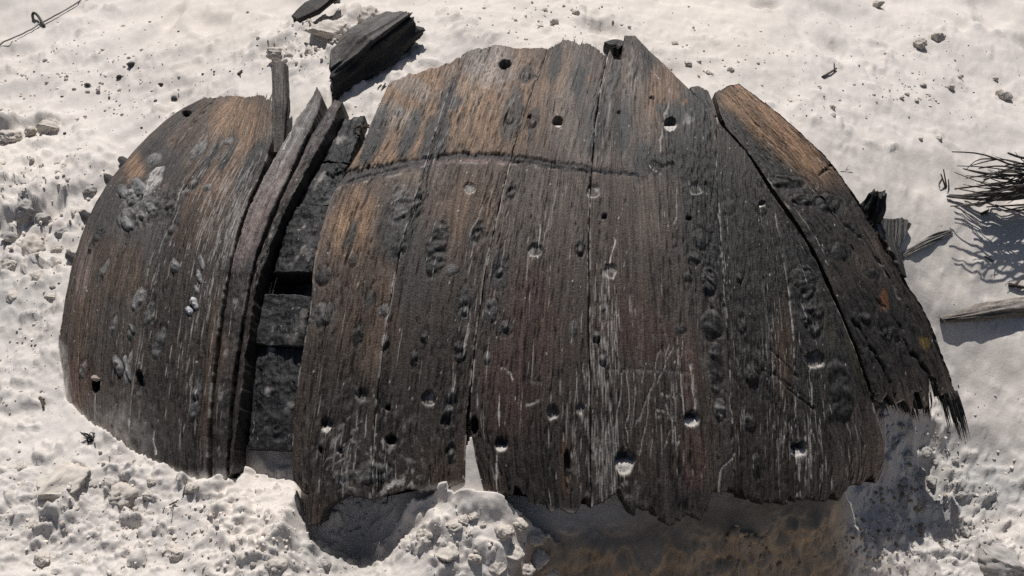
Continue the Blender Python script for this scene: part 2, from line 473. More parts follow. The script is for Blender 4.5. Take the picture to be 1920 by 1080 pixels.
# lumps: x, y, rx, ry, height, roughness, colour key or None
LUMPS = [(700,262,15,54,.0,.12,'stn'),(768,255,12,46,.0,.12,'stn'),(813,268,21,50,.001,.3,'stn'),(836,190,12,38,.0,.15,'stn'),(850,193,19,12,.0,.12,'stn'),(1042,118,10,36,.0,.1,'stn'),(1085,150,13,26,.0,.1,'stn'),
 (1120,235,13,48,.0,.15,'stn'),(1168,238,17,46,.0,.15,'stn'),(470,312,12,60,.0,.2,'stn'),(392,305,11,42,.0,.2,'stn'),(432,290,8,34,.0,.2,'stn'),(690,560,10,20,.0,.3,'stn'),(650,300,12,16,.0,.1,'stn'),(655,440,11,28,.0,.1,'stn'),
 (1205,300,22,36,.0,.2,'stn'),(745,440,26,46,.001,.35,'stn'),(1250,215,20,26,.0,.1,'stn'),(1150,150,10,30,.0,.1,'stn'),(895,437,16,27,-.004,.6,'nail'),(937,505,15,40,-.001,.2,'nail'),(960,360,11,19,-.004,.7,'nail'),(988,137,13,14,-.002,.5,'nail'),(958,215,20,55,.0,.2,'nail'),
 (1000,228,12,34,.0,.2,'nail'),(872,575,15,40,-.001,.4,'nail'),(921,582,14,22,.006,.9,'ash'),(948,612,15,15,.005,.6,'nail'),(914,672,8,12,.008,.4,'ash'),(1075,615,7,14,.007,.6,'ash'),
 (1131,578,7,9,.006,.6,'ash'),(1130,675,8,9,.005,.6,'nail'),(1118,632,9,12,.004,.7,'nail'),(1088,468,9,22,.003,.8,'nail'),(842,765,14,34,-.006,1.,'nail'),(846,848,10,24,-.003,.9,'nail'),
 (863,660,12,22,.005,1.,'char'),(820,462,20,58,.002,1.,'char'),(783,375,13,30,.004,.8,'nail'),(750,378,22,32,.007,1.,'ash'),(718,580,11,12,.010,.4,'ash'),(602,588,22,22,.009,1.,'ash'),
 (604,515,14,17,.014,.4,'char'),(746,208,11,8,.003,.5,'grey'),(660,490,9,12,.004,.7,'char'),(670,625,10,24,.005,.9,'char'),(720,642,9,15,.006,.9,'char'),(795,632,9,13,.007,.9,'char'),
 (775,672,8,15,.006,.8,'char'),(750,465,13,12,.010,.5,'char'),(846,505,12,9,.004,.4,'ash'),(1312,450,17,21,.010,.35,'char'),(1300,485,15,14,.008,.7,'char'),(1328,525,15,28,.008,1.,'char'),
 (1332,612,20,28,.016,.7,'char'),(1408,705,18,18,.022,.7,'char'),(1275,617,15,13,.006,.6,'char'),(1392,610,9,18,.006,.9,'char'),(1350,768,11,20,.009,.9,'ash'),(1340,690,16,50,.006,1.,'char'),
 (1405,790,13,18,.008,.9,'char'),(1416,872,9,22,.010,.9,'char'),(1510,525,22,32,.010,1.,'char'),(1525,590,18,45,.005,1.,'char'),(1575,735,24,60,.006,1.,'char'),(1289,522,8,9,.009,.4,'char'),
 (1385,520,9,9,.007,.7,'char'),(1365,388,15,17,.008,.7,'char'),(1228,318,12,14,.003,.8,'char'),(1428,390,12,14,.004,.6,'char'),(1555,378,22,18,.006,1.,'char'),(1640,512,14,10,.005,.5,'char'),
 (1470,340,45,14,.006,1.,'char'),(1520,372,40,12,.006,1.,'char'),(1580,470,20,14,.006,.9,'char'),(1625,595,10,10,.006,.9,'char'),(1670,625,22,14,.004,.9,'char'),
 (372,280,11,17,.010,.5,'grey'),(287,297,10,10,.006,.5,'grey'),(250,365,20,22,.008,1.,'grey'),(275,395,26,26,.010,1.,'ash'),(240,400,16,24,.012,.9,'ash'),(285,345,14,30,.008,.8,'pale'),
 (320,378,26,36,.004,.6,'nail'),(362,342,7,25,.0,.3,'nail'),(325,425,10,30,.0,.3,'nail'),(390,352,8,6,.006,.4,'grey'),(430,265,8,8,.004,.4,'grey'),(185,440,8,30,.010,.9,'char'),
 (195,505,7,22,.008,.9,'ash'),(368,750,10,42,.008,1.,'ash'),(240,692,5,35,.010,.6,'grey'),(258,560,12,20,.008,1.,'grey'),(280,590,10,24,.005,.9,'ash'),(247,625,8,12,.010,.5,'ash'),
 (212,610,7,20,.005,1.,'ash'),(155,690,6,20,.004,1.,'ash'),(300,640,10,30,.004,1.,'ash'),(1245,300,30,14,.004,1.,'char'),(700,885,40,22,.006,1.,'ash'),(640,880,30,20,.004,1.,'char')]
STAIN = [ # x, y, rx, ry, angle, colour, weight
 (280,700,230,230,0,'dbrown',.75),(720,800,260,220,0,'dbrown',.72),(1200,850,300,170,0,'dbrown',.65),(300,520,200,120,0,'dbrown',.45),(800,560,200,110,0,'dbrown',.30),(1250,600,160,160,0,'dbrown',.35),
 (820,190,150,80,-25,'tan',.85),(950,190,90,110,-18,'tan',.75),(700,300,50,40,-20,'tan',.6),(760,270,40,60,-25,'tan',.7),(660,420,40,70,-15,'tan',.8),(590,440,14,90,-12,'tan',.7),
 (1080,180,60,110,-5,'wgrey',.75),(1110,260,60,60,0,'wgrey',.6),(1170,150,40,60,0,'wgrey',.8),(1240,180,35,70,20,'tan',.55),(1200,280,60,80,0,'wgrey',.45),(1040,130,30,50,-10,'tan',.5),
 (1000,400,90,90,-5,'wgrey',.4),(880,390,60,70,-10,'tan',.40),(780,330,60,30,0,'wgrey',.4),
 (700,250,16,62,25,'dgrey',.85),(770,245,16,62,22,'dgrey',.8),(815,255,24,62,20,'dgrey',.9),(840,170,16,40,25,'dgrey',.7),(850,193,20,14,-10,'dgrey',.7),(745,215,40,25,-20,'lgrey',.4),(770,160,50,20,-20,'lgrey',.5),
 (920,120,50,40,-20,'pale',.35),(1040,110,14,45,15,'dgrey',.6),(1090,160,16,60,5,'dgrey',.5),(1125,210,18,70,5,'dgrey',.6),(1105,250,18,50,0,'dgrey',.6),(1165,230,24,60,0,'dgrey',.5),
 (1205,120,22,40,10,'dgrey',.5),(1290,240,50,50,10,'dgrey',.8),(1300,200,36,30,10,'dgrey',.6),(1283,195,6,6,0,'rust',.8),(1290,224,9,8,0,'lgrey',.8),(996,228,8,9,0,'rust',.9),(1105,145,6,5,0,'rust',.5),(870,205,5,4,0,'rust',.8),
 (1000,590,45,110,0,'red',.75),(960,720,60,100,0,'red',.65),(1180,600,60,70,0,'red',.4),(1290,700,20,60,0,'red',.6),(1300,860,24,60,0,'red',.75),(1240,640,50,40,0,'red',.3),(1060,880,10,60,0,'rust',.3),
 (1420,500,130,250,-8,'charc',.9),(1330,400,60,140,0,'charc',.85),(1500,700,150,200,-5,'charc',.75),(1650,620,110,140,-25,'charc',.9),(1560,430,120,70,-45,'charc',.85),(1300,310,90,35,10,'charc',.8),
 (1220,420,30,60,0,'wgrey',.3),(1470,660,20,90,0,'brown',.5),(1600,660,12,60,-15,'olive',.4),(1545,600,14,50,-15,'olive',.3),
 (1440,235,34,100,-45,'tan',.9),(1500,270,40,90,-48,'tan',.75),(1380,180,30,25,0,'tan',1.),(1390,255,22,70,-42,'dgrey',.8),(1470,330,30,90,-42,'dgrey',.7),(1310,180,22,24,-40,'dgrey',.7),
 (1660,560,10,16,0,'rust',.5),(1738,640,8,14,-20,'ochre',.8),
 (600,700,60,150,-8,'dbrown',.6),(700,600,60,90,-8,'brown',.5),(800,600,60,120,-8,'dbrown',.4),(650,880,90,60,0,'charc',.6),(1200,950,200,40,0,'charc',.6),(1480,930,160,40,0,'charc',.5),(700,780,120,70,0,'charc',.45),
 (860,880,50,50,0,'brown',.3),(1010,900,60,60,0,'charc',.5),(745,430,40,60,-10,'dgrey',.75),(780,500,40,90,-12,'dgrey',.5),(690,500,60,60,-10,'brown',.5),
 (450,235,55,55,-25,'tan',.9),(400,320,60,70,-30,'tan',.55),(340,250,20,60,-40,'brown',.7),(255,315,20,26,-35,'tan',.9),(370,410,40,60,-25,'brown',.6),(330,230,16,60,-42,'dgrey',.6),(300,300,50,35,-40,'dgrey',.8),
 (350,300,30,50,-35,'dgrey',.6),(470,310,16,70,-25,'dgrey',.85),(430,280,14,40,-25,'dgrey',.6),(395,290,16,40,-30,'dgrey',.7),(490,220,12,40,-15,'brown',.6),(440,440,20,80,-20,'dgrey',.6),(450,540,26,120,-12,'charc',.7),
 (505,350,28,110,-30,'pink',.75),(470,440,22,70,-25,'pink',.55),(560,235,24,70,-32,'lgrey',.7),(600,240,20,60,-30,'pink',.5),(530,300,14,80,-32,'lgrey',.5),(520,430,20,60,-25,'charc',.7),(600,230,14,60,-30,'dgrey',.6),
 (160,600,25,80,5,'brown',.5),(150,720,25,60,0,'rbrown',.6),(160,500,14,60,-8,'pink',.35),(230,500,40,60,-10,'brown',.35),(200,620,40,80,-5,'dgrey',.3),(300,750,60,120,0,'dbrown',.6),(400,680,20,140,-4,'brown',.5),
 (260,400,70,70,-30,'dgrey',.7),(200,390,30,50,-30,'dgrey',.8),(420,800,25,100,0,'charc',.7),(300,850,120,40,20,'dgrey',.6),(290,470,25,60,-15,'dgrey',.5)]
KEY = dict(tan=(.245,.150,.088), wgrey=(.150,.118,.096), dgrey=(.042,.040,.038), lgrey=(.22,.205,.19), pale=(.36,.34,.32), rust=(.20,.085,.03), red=(.078,.046,.036), charc=(.024,.0228,.021),
 brown=(.090,.056,.036), dbrown=(.037,.028,.022), olive=(.07,.06,.03), ochre=(.16,.11,.03), pink=(.22,.165,.148), rbrown=(.095,.050,.033), stn=(.044,.042,.040), nail=(.036,.034,.032), ash=(.085,.081,.077), grey=(.15,.145,.14), char=(.020,.019,.018))
BASEC = (.078, .057, .045)
# where dry sand lies in the open grain: x, y, rx, ry, density
SANDY = [(1090,680,60,200,1.),(1160,600,70,160,.9),(1240,730,70,110,.9),(1150,850,60,90,.9),(800,640,50,160,.75),(830,520,60,120,.65),(1490,840,110,90,.95),(1460,650,40,90,.6),(1330,840,60,60,.35),
 (420,380,70,130,.9),(330,460,40,100,.6),(400,600,60,200,.5),(300,700,100,150,.5),(700,850,90,80,.6),(1060,450,60,140,.6),(780,560,60,110,.6),(560,260,40,80,.5),(1000,400,60,80,.3),(640,760,70,80,.3),(900,150,80,70,.45),(1400,870,60,60,.4)]
NET = [[(1232,662),(1228,700),(1226,760),(1230,810)],[(1258,650),(1245,690),(1232,720)],[(1277,640),(1273,700),(1280,745)],[(1247,643),(1247,690)],[(1225,715),(1205,760),(1192,800)],[(1215,740),(1208,790),(1200,830)],[(1250,760),(1262,790)],[(1225,770),(1262,775)],[(1230,785),(1268,780)],[(1240,740),(1270,745)],[(1255,810),(1245,835)],[(1262,800),(1258,830)],[(1190,700),(1185,800)],[(1176,690),(1177,830)],[(1165,700),(1152,830)],[(1300,700),(1302,770)],[(1230,662),(1245,657)],[(1210,690),(1200,720)],[(1268,655),(1266,700)],[(1240,800),(1238,850)],[(1222,805),(1218,850)],[(1204,800),(1200,850)],[(1275,815),(1268,840)]]
CRACKS = [(p_, .35, .0032, .62, .5) for p_ in NET] + [ # polylines: points, half width px, depth m, sandy 0..1, darkness
 ([(960,303),(1060,319),(1130,326),(1196,331)],1.4,.005,.0,.9),([(640,342),(700,326),(770,308)],1.6,.005,.0,.8),([(905,382),(880,440)],1.2,.004,.4,.5),([(672,380),(660,416),(645,462),(630,520)],1.3,.006,.1,.9),([(1255,165),(1247,220),(1237,282)],1.2,.004,.5,.4),([(1268,354),(1265,420)],.8,.004,.5,.3),
 ([(1135,115),(1115,180),(1113,280)],1.4,.004,.2,.8),([(1160,120),(1140,175),(1135,250)],1.2,.004,.1,.8),([(1519,690),(1520,760),(1522,898)],.8,.004,.55,.2),([(1428,690),(1462,712),(1490,738),(1525,768)],1.3,.005,.0,.8),([(1450,700),(1490,728),(1518,752)],1.0,.004,.0,.7),
 ([(1440,655),(1462,672),(1495,706)],1.0,.004,.0,.6),([(1290,680),(1300,740),(1302,775)],2.,.005,.7,.4),([(936,740),(937,800)],1.5,.004,.8,.2),([(934,850),(932,915)],1.2,.004,.8,.2),([(1350,930),(1352,880),(1376,850)],2,.004,.5,.5),
 ([(940,690),(958,697),(963,712)],1.5,.003,.8,.0),([(990,716),(1018,718)],1.2,.003,.2,.7),([(983,758),(1000,757),(1012,752)],1.2,.003,.8,.1),([(1010,480),(1012,420)],1.3,.004,.9,.1),([(1146,492),(1150,450)],1.4,.004,.9,.1),
 ([(1145,695),(1240,697),(1300,703)],1.,.003,.3,.6),([(1565,395),(1620,450),(1660,500),(1688,560)],2.2,.008,.2,.9),([(1600,360),(1640,420),(1680,490)],2.,.008,.1,.9),([(1600,600),(1640,660),(1690,760)],3.,.012,.0,.95),
 ([(1700,640),(1740,700),(1752,745)],3.,.012,.0,.95),([(1650,560),(1700,620)],2.,.006,.0,.8),([(1540,325),(1575,300)],3.,.008,.0,.9),([(346,344),(330,385)],.8,.004,.6,.2),([(403,180),(344,253),(320,290)],1.8,.006,.0,.9),
 ([(243,785),(240,820)],2.,.004,.9,.0),([(292,810),(290,850)],2.,.004,.8,.1),([(520,300),(470,420)],1.8,.005,.3,.6),([(555,225),(535,275)],2.5,.005,.9,.0),([(500,470),(470,520),(530,430)],3.,.006,.0,.9)]
SCAR = [(630,338),(665,330),(700,322),(760,308),(800,299),(860,295),(930,295),(990,301),(1060,313),(1130,321),(1192,328)]

def surface(px, py, a, b, seed):
    """relief (m), colour and sand cover of planking at photo points px,py; a,b = metres across / along the grain"""
    n = px.shape
    H = np.zeros(n); S = np.zeros(n)
    wx = px + 5 * fbm(a * 14, b * 6, seed + 1, 3) + 2.5 * vn(a * 60, b * 20, seed + 4); wy = py + 8 * fbm(a * 12 + 5, b * 5, seed + 2, 3) + 6 * vn(a * 90, b * 20, seed + 6)
    C = np.ones(n + (3,)) * np.array(BASEC)
    C = C * (1 + .30 * fbm(a * 9, b * 1.2, seed + 3, 3))[..., None]
    for cx, cy, rx, ry, ang, key, w in STAIN:
        m = (np.abs(px - cx) < 3.2 * max(rx, ry)) & (np.abs(py - cy) < 3.2 * max(rx, ry))
        if not m.any(): continue
        t = math.radians(-(abs(ang) if cx < 1050 else ang)); dx = wx[m] - cx; dy = wy[m] - cy
        p = (dx * math.cos(t) - dy * math.sin(t)) / rx; q = (dx * math.sin(t) + dy * math.cos(t)) / ry
        r2 = np.sqrt(p * p + q * q)
        k = w * (sst(1.25, .70, r2) if max(rx, ry) < 70 and key != 'tan' else sst(1.40, .45, r2))
        C[m] = C[m] * (1 - k[:, None]) + np.array(KEY[key]) * k[:, None]
    # grain
    g1 = fbm(a * 70 + .8 * vn(a * 5, b * 3, seed), b * 2.2, seed + 4, 3)
    g2 = fbm(a * 190, b * 6, seed + 5, 2)
    C = C * np.clip(1 + .45 * g1 + .50 * g2, .25, 2.2)[..., None]
    H += .0014 * g1 + .0011 * g2 + .0035 * fbm(a * 5, b * 1.6, seed + 6, 3)
    tanness = np.clip((C.mean(-1) - .05) / .10, 0, 1)
    # flaky bumpy texture over charred areas
    charr = sst(.040, .024, C.mean(-1))
    fl = fbm(a * 60, b * 40, seed + 9, 3)
    H += charr * (.0030 * fl + .0022 * np.abs(fbm(a * 120, b * 85, seed + 11, 2)))
    C = C * (1 + .35 * charr * fl)[..., None]
    # lumps, nail stains
    for cx, cy, rx, ry, h, rg, key in LUMPS:
        m = (np.abs(px - cx) < 2 * rx + 6) & (np.abs(py - cy) < 2 * ry + 6)
        if not m.any(): continue
        dx = (.7 * px[m] + .3 * wx[m] - cx); dy = (.7 * py[m] + .3 * wy[m] - cy)
        lean = (1255 - cx) / (cy + 1128.) * np.interp(cy, [300, 700], [1., .35])
        dx = dx + lean * dy
        r = np.hypot(dx / rx, dy / ry) * (1 + .38 * fbm(a[m] * 24, b[m] * 17, seed + 2, 3))
        k = sst(1.15, .75, r); dome = np.clip(1 - r * r, 0, 1)
        ff = .6 + .9 * ((cx * 13 + cy * 7) % 10) / 10.
        nz = fbm(a[m] * 95 * ff + cx, b[m] * 60 * ff, seed + 13, 3) - .5 * np.abs(vn(a[m] * 75 * ff, b[m] * 45 * ff + cy, seed + 9)) + .25
        H[m] += .6 * h * dome + k * rg * .0075 * nz - .0015 * np.exp(-((r - 1.05) / .12) ** 2)
        if key:
            C[m] = C[m] * (1 - .85 * k[:, None]) + np.array(KEY[key]) * (1 + .5 * nz[:, None]) * .85 * k[:, None]
        if key == 'nail':
            r2 = np.hypot(dx / 5, (dy - .15 * ry) / 6)
            H[m] += .006 * np.exp(-r2 ** 2) - .004 * np.exp(-((r2 - 1.7) / .5) ** 2)
            S[m] = np.maximum(S[m], .45 * np.exp(-(r2 / .6) ** 2))
        S[m] *= (1 - .6 * k)
    # drawn cracks
    for pl, hw, dep, sd, dk in CRACKS:
        p = np.array(pl, float)
        m = (px > p[:, 0].min() - 12) & (px < p[:, 0].max() + 12) & (py > p[:, 1].min() - 12) & (py < p[:, 1].max() + 12)
        if not m.any(): continue
        d = poly_dist(px[m] + 3.0 * vn(a[m] * 60, b[m] * 30, 5) + 3 * vn(a[m] * 17, b[m] * 12, 6), py[m] + 3.0 * vn(a[m] * 40, b[m] * 40, 7), pl)
        k = sst(hw + .9, hw * .3, d)
        H[m] -= dep * k
        S[m] = np.maximum(S[m] * (1 - k), k * sd)
        C[m] *= (1 - .8 * dk * k)[:, None]
    # the gouge that crosses the upper planks
    m = (px > 610) & (px < 1215) & (py > 265) & (py < 365)
    if m.any():
        sx = np.interp(px[m], [q[0] for q in SCAR], [q[1] for q in SCAR]) + 1.5 * vn(px[m] / 14, px[m] * 0, 3)
        wd = np.interp(px[m], [620, 700, 800, 960, 1100, 1195, 1215], [13, 13, 10, 8, 6, 4, 0]) * (1 + .2 * vn(px[m] / 20, px[m] * 0, 4))
        q = (py[m] - sx) / np.maximum(wd, .5)
        rough = fbm(a[m] * 70, b[m] * 60, 8, 3)
        k = sst(1.2, .7, np.abs(q) + .5 * rough + .25 * vn(a[m] * 160, b[m] * 30, 5))
        H[m] += k * (-.0036 + .0030 * np.clip(q, -1, 1) + .0035 * rough) * sst(1215, 1000, px[m])
        dl = np.exp(-((q - .45) / .35) ** 2) * sst(900, 1000, px[m]) * sst(1204, 1180, px[m]) * sst(-.6, .1, rough + .3)
        H[m] -= .0045 * dl
        pk = np.exp(-((px[m] - 890) / 75) ** 2) * sst(-.1, .4, q) * k
        cc = np.array([.050, .043, .041]) * (1 + .5 * rough[:, None])
        cc = cc * (1 - pk[:, None]) + np.array([.19, .12, .10]) * pk[:, None]
        C[m] = (C[m] * (1 - k[:, None]) + cc * k[:, None]) * (1 - .8 * dl[:, None])
        S[m] = S[m] * (1 - k) + .4 * np.exp(-((q - 1.05) / .15) ** 2) * sst(.0, .5, vn(a[m] * 70, b[m] * 50, 4))
    # trenail holes
    for cx, cy, rx, ry, dep, kd in HOLES:
        if dep <= 0: continue
        m = (np.abs(px - cx) < rx + 8) & (np.abs(py - cy) < ry + 8)
        if not m.any(): continue
        th = np.arctan2(py[m] - cy, px[m] - cx)
        r = np.hypot((px[m] - cx) / rx, (py[m] - cy) / ry) * (1 + .16 * vn(np.cos(th) * 1.3 + cx, np.sin(th) * 1.3, 2) + .07 * vn(np.cos(th) * 4 + cx, np.sin(th) * 4, 5))
        k = sst(1.08, .90, r)
        nz = fbm(a[m] * 70, b[m] * 70, 7, 3)
        v = (py[m] - cy) / ry
        if kd == 1:
            lv = .25 * math.sin(cx * 1.7)
            fl = -dep * (.95 - .62 * sst(-.35 + lv, .35 + lv, v)) + .001 * nz
            sd = sst(-.30 + lv, .15 + lv, v + .35 * nz); hc = np.array([.08, .075, .07])
        elif kd == 2:
            fl = -dep * (1 + .3 * nz); sd = np.clip(.10 + .7 * nz + .5 * (r > .80) * (v > .2), 0, .8); hc = np.array([.11, .095, .082])
        elif kd == 3:
            fl = -dep * (1 + .3 * nz) ; sd = .5 * (r > .8); hc = np.array([.05, .048, .045])
        else:
            fl = -dep * (1 + .1 * nz); sd = .0 * nz; hc = np.array([.018, .017, .016])
        H[m] = H[m] * (1 - k) + fl * k
        S[m] = S[m] * (1 - k) + sd * k
        C[m] = C[m] * (1 - k[:, None]) + hc * (1 + .4 * nz[:, None]) * k[:, None]
    # sand dust along the foot, thickest where the planks go under
    foot = sst(26, 0, poly_dist(px, py, [(105,655),(118,760),(175,815),(240,860),(345,905),(440,895)]))
    dust = np.maximum(.65 * foot, .36 * np.exp(-((px - 200) / 80) ** 2 - ((py - 815) / 55) ** 2))
    dust = np.maximum(dust, .45 * sst(20, 0, poly_dist(px, py, [(760,930),(872,915),(910,935),(1000,960),(1108,975)])))
    for cx, cy, rx, ry, w in [(690,840,80,60,.40),(720,900,60,30,.5),(1150,880,60,60,.25),(640,900,60,40,.2),(900,130,60,40,.25),(270,370,40,50,.25),(1340,700,200,200,.05)]:
        speck = sst(.25, .6, fbm(a * 75, b * 75, 6, 3) + .1)
        dust = np.maximum(dust, 1.8 * w * speck * np.exp(-((px - cx) / rx) ** 2 - ((py - cy) / ry) ** 2))
    S = np.maximum(S, np.clip(dust * (.8 + 1.1 * fbm(a * 60, b * 35, seed + 8, 4)), 0, .92))
    # odd grains of sand everywhere
    S = np.maximum(S, .7 * (vn(a * 210, b * 210, 3) * vn(a * 70, b * 70, 9) > .74))
    return H, np.clip(C, .008, .6), np.clip(S, 0, 1)

def resample(P, n, t=None):
    P = np.asarray(P, float)
    d = np.concatenate([[0], np.cumsum(np.linalg.norm(np.diff(P, axis=0), axis=1))])
    d = d / d[-1] if d[-1] > 0 else np.linspace(0, 1, len(P))
    t = np.linspace(0, 1, n) if t is None else t
    return np.stack([np.interp(t, d, P[:, k]) for k in range(2)], -1)
def smooth_poly(P, n=40):
    P = np.asarray(P, float)
    if len(P) < 3: return P
    Q = resample(P, n)
    for _ in range(2):
        Q[1:-1] = .25 * Q[:-2] + .5 * Q[1:-1] + .25 * Q[2:]
    return Q

DARKCHK = [(900,180,150,90,.8),(760,250,90,80,.6),(1100,220,80,120,.7),(1200,140,60,80,.7),(820,640,70,230,1.),(760,560,70,150,.9),(680,560,80,150,.6),(1470,260,90,80,1.),(450,240,60,60,.8),(400,400,80,150,.7),
 (620,640,50,120,.5),(720,760,90,120,.7),(1100,700,100,200,.7),(1250,860,80,70,.9),(1480,820,110,120,.8),(1030,430,100,120,.5),(330,700,130,170,.6),(1200,420,80,160,.5),(1640,640,80,100,.4),(1450,640,50,100,.7)]
def checks(H, C, S, px, py, wl, length, seed, count, v0, v1):
    """drying checks: single cracks along the grain, some packed with white sand"""
    nv, nu = H.shape
    r = np.random.default_rng(1000 + seed)
    row_m = length / nv
    n_ = int(count)
    I = r.integers(0, nv, n_); Tt = r.random(n_); Jj = (Tt * (nu - 1)).astype(int)
    X = px[I, Jj]; Y = py[I, Jj]
    DK = np.full(n_, .42); SD = np.full(n_, .03)
    for cx, cy, rx, ry, w in DARKCHK: DK = np.maximum(DK, w * np.exp(-((X - cx) / rx) ** 2 - ((Y - cy) / ry) ** 2))
    for cx, cy, rx, ry, w in SANDY: SD = np.maximum(SD, w * np.exp(-((X - cx) / rx) ** 2 - ((Y - cy) / ry) ** 2))
    CL = .5 + .9 * vn(Tt * wl[I] * 16 + seed * 5.1, I * row_m * 1.5, seed + 3)
    ok_ = r.random(n_) < np.maximum(DK, SD) * np.maximum(CL, .12)
    for i, t, sd, cl in zip(I[ok_], Tt[ok_], SD[ok_], CL[ok_]):
        white = r.random() < sd * .78 * max(cl, .3)
        ln = (.02 + r.gamma(1.6, .022)) * (1.25 if white else .8)
        n = max(3, int(ln / row_m))
        i0 = max(0, i - n // 2); i1 = min(nv, i0 + n)
        rows = np.arange(i0, i1); q = (rows - i0) / max(1, n - 1)
        wv = vn(rows * row_m * 30 + r.random() * 99, rows * 0., seed) * .0014 + (r.random() - .5) * .006 * (q - .5)
        c = t * (nu - 1) + wv / np.maximum(wl[rows], .02) * nu
        wd = r.uniform(.02, .34) if white else r.uniform(.25, .80)
        amp = np.sin(np.pi * np.clip(q, .04, .96)) ** .5
        brk = (vn(rows * row_m * 60 + r.random() * 99, rows * 0., 4) > -.55) if white else 1.0
        for k in (-1, 0, 1, 2):
            cc = np.floor(c).astype(int) + k
            ok = (cc >= 1) & (cc < nu - 1)
            w = np.clip(wd + .5 - np.abs(cc - c), 0, 1) * amp
            rr, c2, w = rows[ok], cc[ok], w[ok]
            H[rr, c2] -= w * (.0022 if white else .0042)
            if white:
                b_ = brk[ok] * 1.0
                S[rr, c2] = np.maximum(S[rr, c2], w * (.12 + .86 * b_))
                C[rr, c2] *= (1 - .5 * w)[:, None]
            else:
                C[rr, c2] *= (1 - .85 * w)[:, None]

def plank(parent, name, L, R, top=(), bot=(), thick=.065, off=0.0, jt=.02, jb=.02, gap=.0003, ss=.75, seed=0, step=(.0023, .0052), rag=0.0, mat=None, dark=1.0, tilt=0.0, label=None, relief=1.0, tint=None, checks_n=5600, lumpy=0.0, ragl=0.0, under=False):
    """one plank: L and R are its edges, top to bottom, in photo pixels on the hull surface; top/bot are points along its ends"""
    Lp = np.array(L[::-1], float); Rp = np.array(R[::-1], float)
    bp = np.array([Lp[0]] + list(bot) + [Rp[0]], float); tp = np.array([Lp[-1]] + list(top) + [Rp[-1]], float)
    cv = []
    for c, sm in ((bp, 0), (tp, 0), (Lp, 1), (Rp, 1)):
        if sm: c = smooth_poly(c)
        u, s = us(c[:, 0], c[:, 1], off)
        cv.append(np.stack([u, s], -1))
    B, T, D0, D1 = cv
    width = max(np.linalg.norm(resample(D0, 20) - resample(D1, 20), axis=1).max(), .02)
    length = np.linalg.norm(np.diff(D0, axis=0), axis=1).sum() * .5 + np.linalg.norm(np.diff(D1, axis=0), axis=1).sum() * .5
    nu = int(np.clip(width / step[0], 8, 180)); nv = int(np.clip(length / step[1], 10, 420))
    tu = np.linspace(0, 1, nu); tv = np.linspace(0, 1, nv)
    # ragged ends, the fibres broken at different lengths
    xs = tu * width
    def jag(j, sd):
        v = .5 + .5 * fbm(xs * 45, xs * 0 + sd, seed + sd, 3) + .18 * np.clip(vn(xs * 110, xs * 0 + 3, seed + sd + 1), 0, 1) + .8 * np.clip(vn(xs * 24, xs * 0 + 7, seed + sd + 4) - .25, 0, 1) + .5 * (.5 + .5 * vn(xs * 14, xs * 0, seed + sd + 2))
        return j * v / length
    v0 = jag(jb, 3); v1 = 1 - jag(jt, 5)
    VV = v0[None, :] + (v1 - v0)[None, :] * tv[:, None]
    UU = np.repeat(tu[None, :], nv, 0)
    c0 = resample(B, 0, UU.ravel()).reshape(nv, nu, 2); c1 = resample(T, 0, UU.ravel()).reshape(nv, nu, 2)
    d0 = resample(D0, 0, VV.ravel()).reshape(nv, nu, 2); d1 = resample(D1, 0, VV.ravel()).reshape(nv, nu, 2)
    u_ = UU[..., None]; v_ = VV[..., None]
    G = (1 - v_) * c0 + v_ * c1 + (1 - u_) * d0 + u_ * d1 - ((1 - u_) * (1 - v_) * B[0] + u_ * (1 - v_) * B[-1] + (1 - u_) * v_ * T[0] + u_ * v_ * T[-1])
    # narrow gap to the neighbours
    wl = np.linalg.norm(G[:, -1] - G[:, 0], axis=1)[:, None]
    edge_n = .0042 * np.abs(fbm(VV * length * 13, UU * 0 + (UU > .5) * 7, seed + 2, 4)) + (rag * (UU > .5) + ragl * (UU <= .5)) * (.5 + .5 * fbm(VV * length * 9, UU * 0 + 3 * (UU > .5), seed + 6, 6, .62) + .25 * vn(VV * length * 120, UU * 0 + 3 * (UU > .5), seed + 1))
    sh = (gap + edge_n)
    G[..., 0] += sh * (1 - 2 * UU) * np.clip(wl / .03, 0, 1)
    U, S_ = G[..., 0], G[..., 1]
    P0 = hull(U, S_); Nn = hull_n(U, S_)
    P0 = P0 + Nn * off
    px, py, _ = project(P0)
    a = (UU - .5) * wl + 3.7 * (seed + 1); b = VV * length + 1.9 * seed
    a = a + .010 * fbm(a * 4.5, b * 2.0, seed + 1, 3) + .0022 * vn(a * 16, b * 9, seed + 8)
    for cx, cy, rx, ry, h_, rg_, key_ in LUMPS:
        if rx < 7 or key_ == 'stn': continue
        m_ = (np.abs(px - cx) < 4 * rx) & (np.abs(py - cy) < 3 * ry)
        if m_.any():
            dx_ = px[m_] - cx; rr2 = (dx_ / (1.6 * rx)) ** 2 + ((py[m_] - cy) / (1.3 * ry)) ** 2
            a[m_] -= .6 * dx_ * .0018 * np.exp(-rr2)
    H, C, S = surface(px.ravel(), py.ravel(), a.ravel(), b.ravel(), seed)
    H = H.reshape(nv, nu) * relief; C = C.reshape(nv, nu, 3) * dark; S = S.reshape(nv, nu)
    if tint is not None:
        C = np.array(tint) * np.clip(C.mean(-1, keepdims=True) / (C.mean() + 1e-6), .35, 2.2)
    rv = np.random.default_rng(500 + seed).random(4)
    C = C * (.84 + .32 * rv[0]) * np.array([1 + .06 * (rv[1] - .5), 1, 1 - .06 * (rv[1] - .5)])
    H = H + .010 * (rv[2] - .5)
    ed = np.minimum(UU, 1 - UU) * wl
    H = H - .003 * np.exp(-ed / .002) - .001 * np.exp(-ed / .012)
